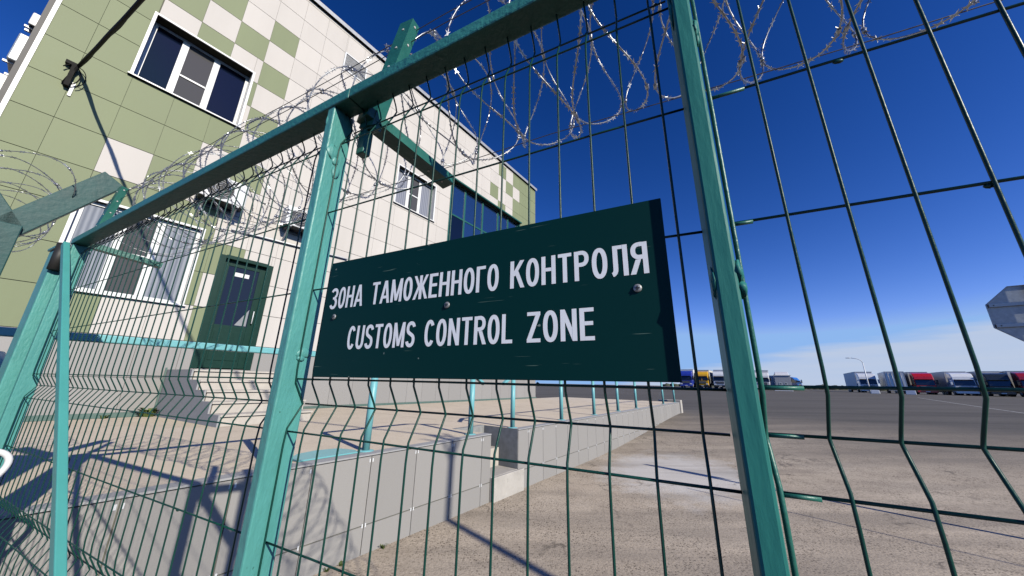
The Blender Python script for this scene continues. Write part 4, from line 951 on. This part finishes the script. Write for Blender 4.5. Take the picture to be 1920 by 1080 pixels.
for f in (-1.4, -2.7):
    for s in (-1, 1):
        m_ = MB(); m_.tube([T2(f, s * .9, .52), T2(f, s * 1.2, .52)], .52, 16); m_.build('wheel', M['black'], tr_e)
# grey booth
bp_ = AE(38.4, 84); bp_.z = ground_z(bp_.x, bp_.y)
bt = empty('booth', bp_, 'small grey booth with two tiny windows in front of a white truck', 'booth')
hx = Vector((math.sin(R(215)), math.cos(R(215)), 0)); lx = Vector((0, 0, 1)).cross(hx)
T3 = lambda f, l, z: bp_ + hx * f + lx * l + Vector((0, 0, z))
m_ = MB(); m_.box(T3, -3, 0, -1.2, 1.2, .1, 2.75); m_.build('wall', pmat('booth_grey', (0.36, 0.37, 0.39), 0.6), bt, bevel=.02)
m_ = MB(); m_.box(T3, -3.1, .12, -1.3, 1.3, 2.75, 2.86); m_.build('roof', M['white_metal'], bt)
for s in (-.45, .35):
    m_ = MB(); m_.box(T3, .003, .03, s - .22, s + .22, 1.05, 1.45); f_ = m_.build('window', M['white_plastic'], bt)
    p_ = MB(); p_.box(T3, .031, .035, s - .15, s + .15, 1.12, 1.38); p_.build('pane', M['truck_glass'], f_)
# low white blocks
for az, dist, wd, ln_, lb in ((49.15, 84, 1.1, .55, 'white concrete barrier block in front of the red truck'), (46.5, 80, 1.0, .45, 'white concrete barrier block at the foot of the street lamp'), (38.3, 78, 2.6, .45, 'long low white barrier in front of the grey booth')):
    p = AE(az, dist); p.z = ground_z(p.x, p.y); sx = Vector((math.cos(R(az)), -math.sin(R(az)), 0)); sy = Vector((math.sin(R(az)), math.cos(R(az)), 0))
    m_ = MB(); hgt = .8 if az > 49 else .55
    m_.hexa([p - sx * wd * .5 - sy * ln_ * .6, p + sx * wd * .5 - sy * ln_ * .6, p + sx * wd * .5 + sy * ln_ * .6, p - sx * wd * .5 + sy * ln_ * .6] + [p + Vector((0, 0, hgt)) + q_ for q_ in (-sx * wd * .45 - sy * ln_ * .3, sx * wd * .45 - sy * ln_ * .3, sx * wd * .45 + sy * ln_ * .3, -sx * wd * .45 + sy * ln_ * .3)])
    tag(m_.build('barrier_block', M['white_metal'], bevel=.04), lb, 'barrier', 'white barrier blocks in the yard')
# street lamp
p = AE(46.1, 82); p.z = ground_z(p.x, p.y)
lm = empty('street_lamp', p, 'white street lamp with one curved arm among the parked trucks', 'street lamp')
sx = Vector((math.cos(R(46)), -math.sin(R(46)), 0))
m_ = MB(); m_.tube([p, p + Vector((0, 0, 2)), p + Vector((0, 0, 4.9))], [.11, .085, .06], 10); m_.build('pole', M['white_metal'], lm)
m_ = MB(); m_.tube([p + Vector((0, 0, 4.9)), p + Vector((0, 0, 5.3)) - sx * .15, p + Vector((0, 0, 5.6)) - sx * .6, p + Vector((0, 0, 5.75)) - sx * 1.3], .045, 8); m_.build('arm', M['white_metal'], lm)
m_ = MB(); m_.blob(p + Vector((0, 0, 5.76)) - sx * 1.6, .38, .14, .07, ax=(sx, Vector((sx.y, -sx.x, 0)), Vector((0, 0, 1)))); m_.build('lamp_head', M['white_metal'], lm)
# low scrub on the horizon behind the yard
m_ = MB()
for k in range(420):
    az = rnd.uniform(24, 62); dd = rnd.uniform(330, 520); p = AE(az, dd); z = ground_z(p.x, p.y); h = rnd.uniform(.6, 2.0) * (1.5 if 41 < az < 45 else 1)
    m_.blob(Vector((p.x, p.y, z + h * .3)), h * 2.2, h * 2.2, h, seg=7, rings=4, jit=.25)
tag(m_.build('scrub', M['far_green']), kind='stuff')
bpy.context.view_layer.update()
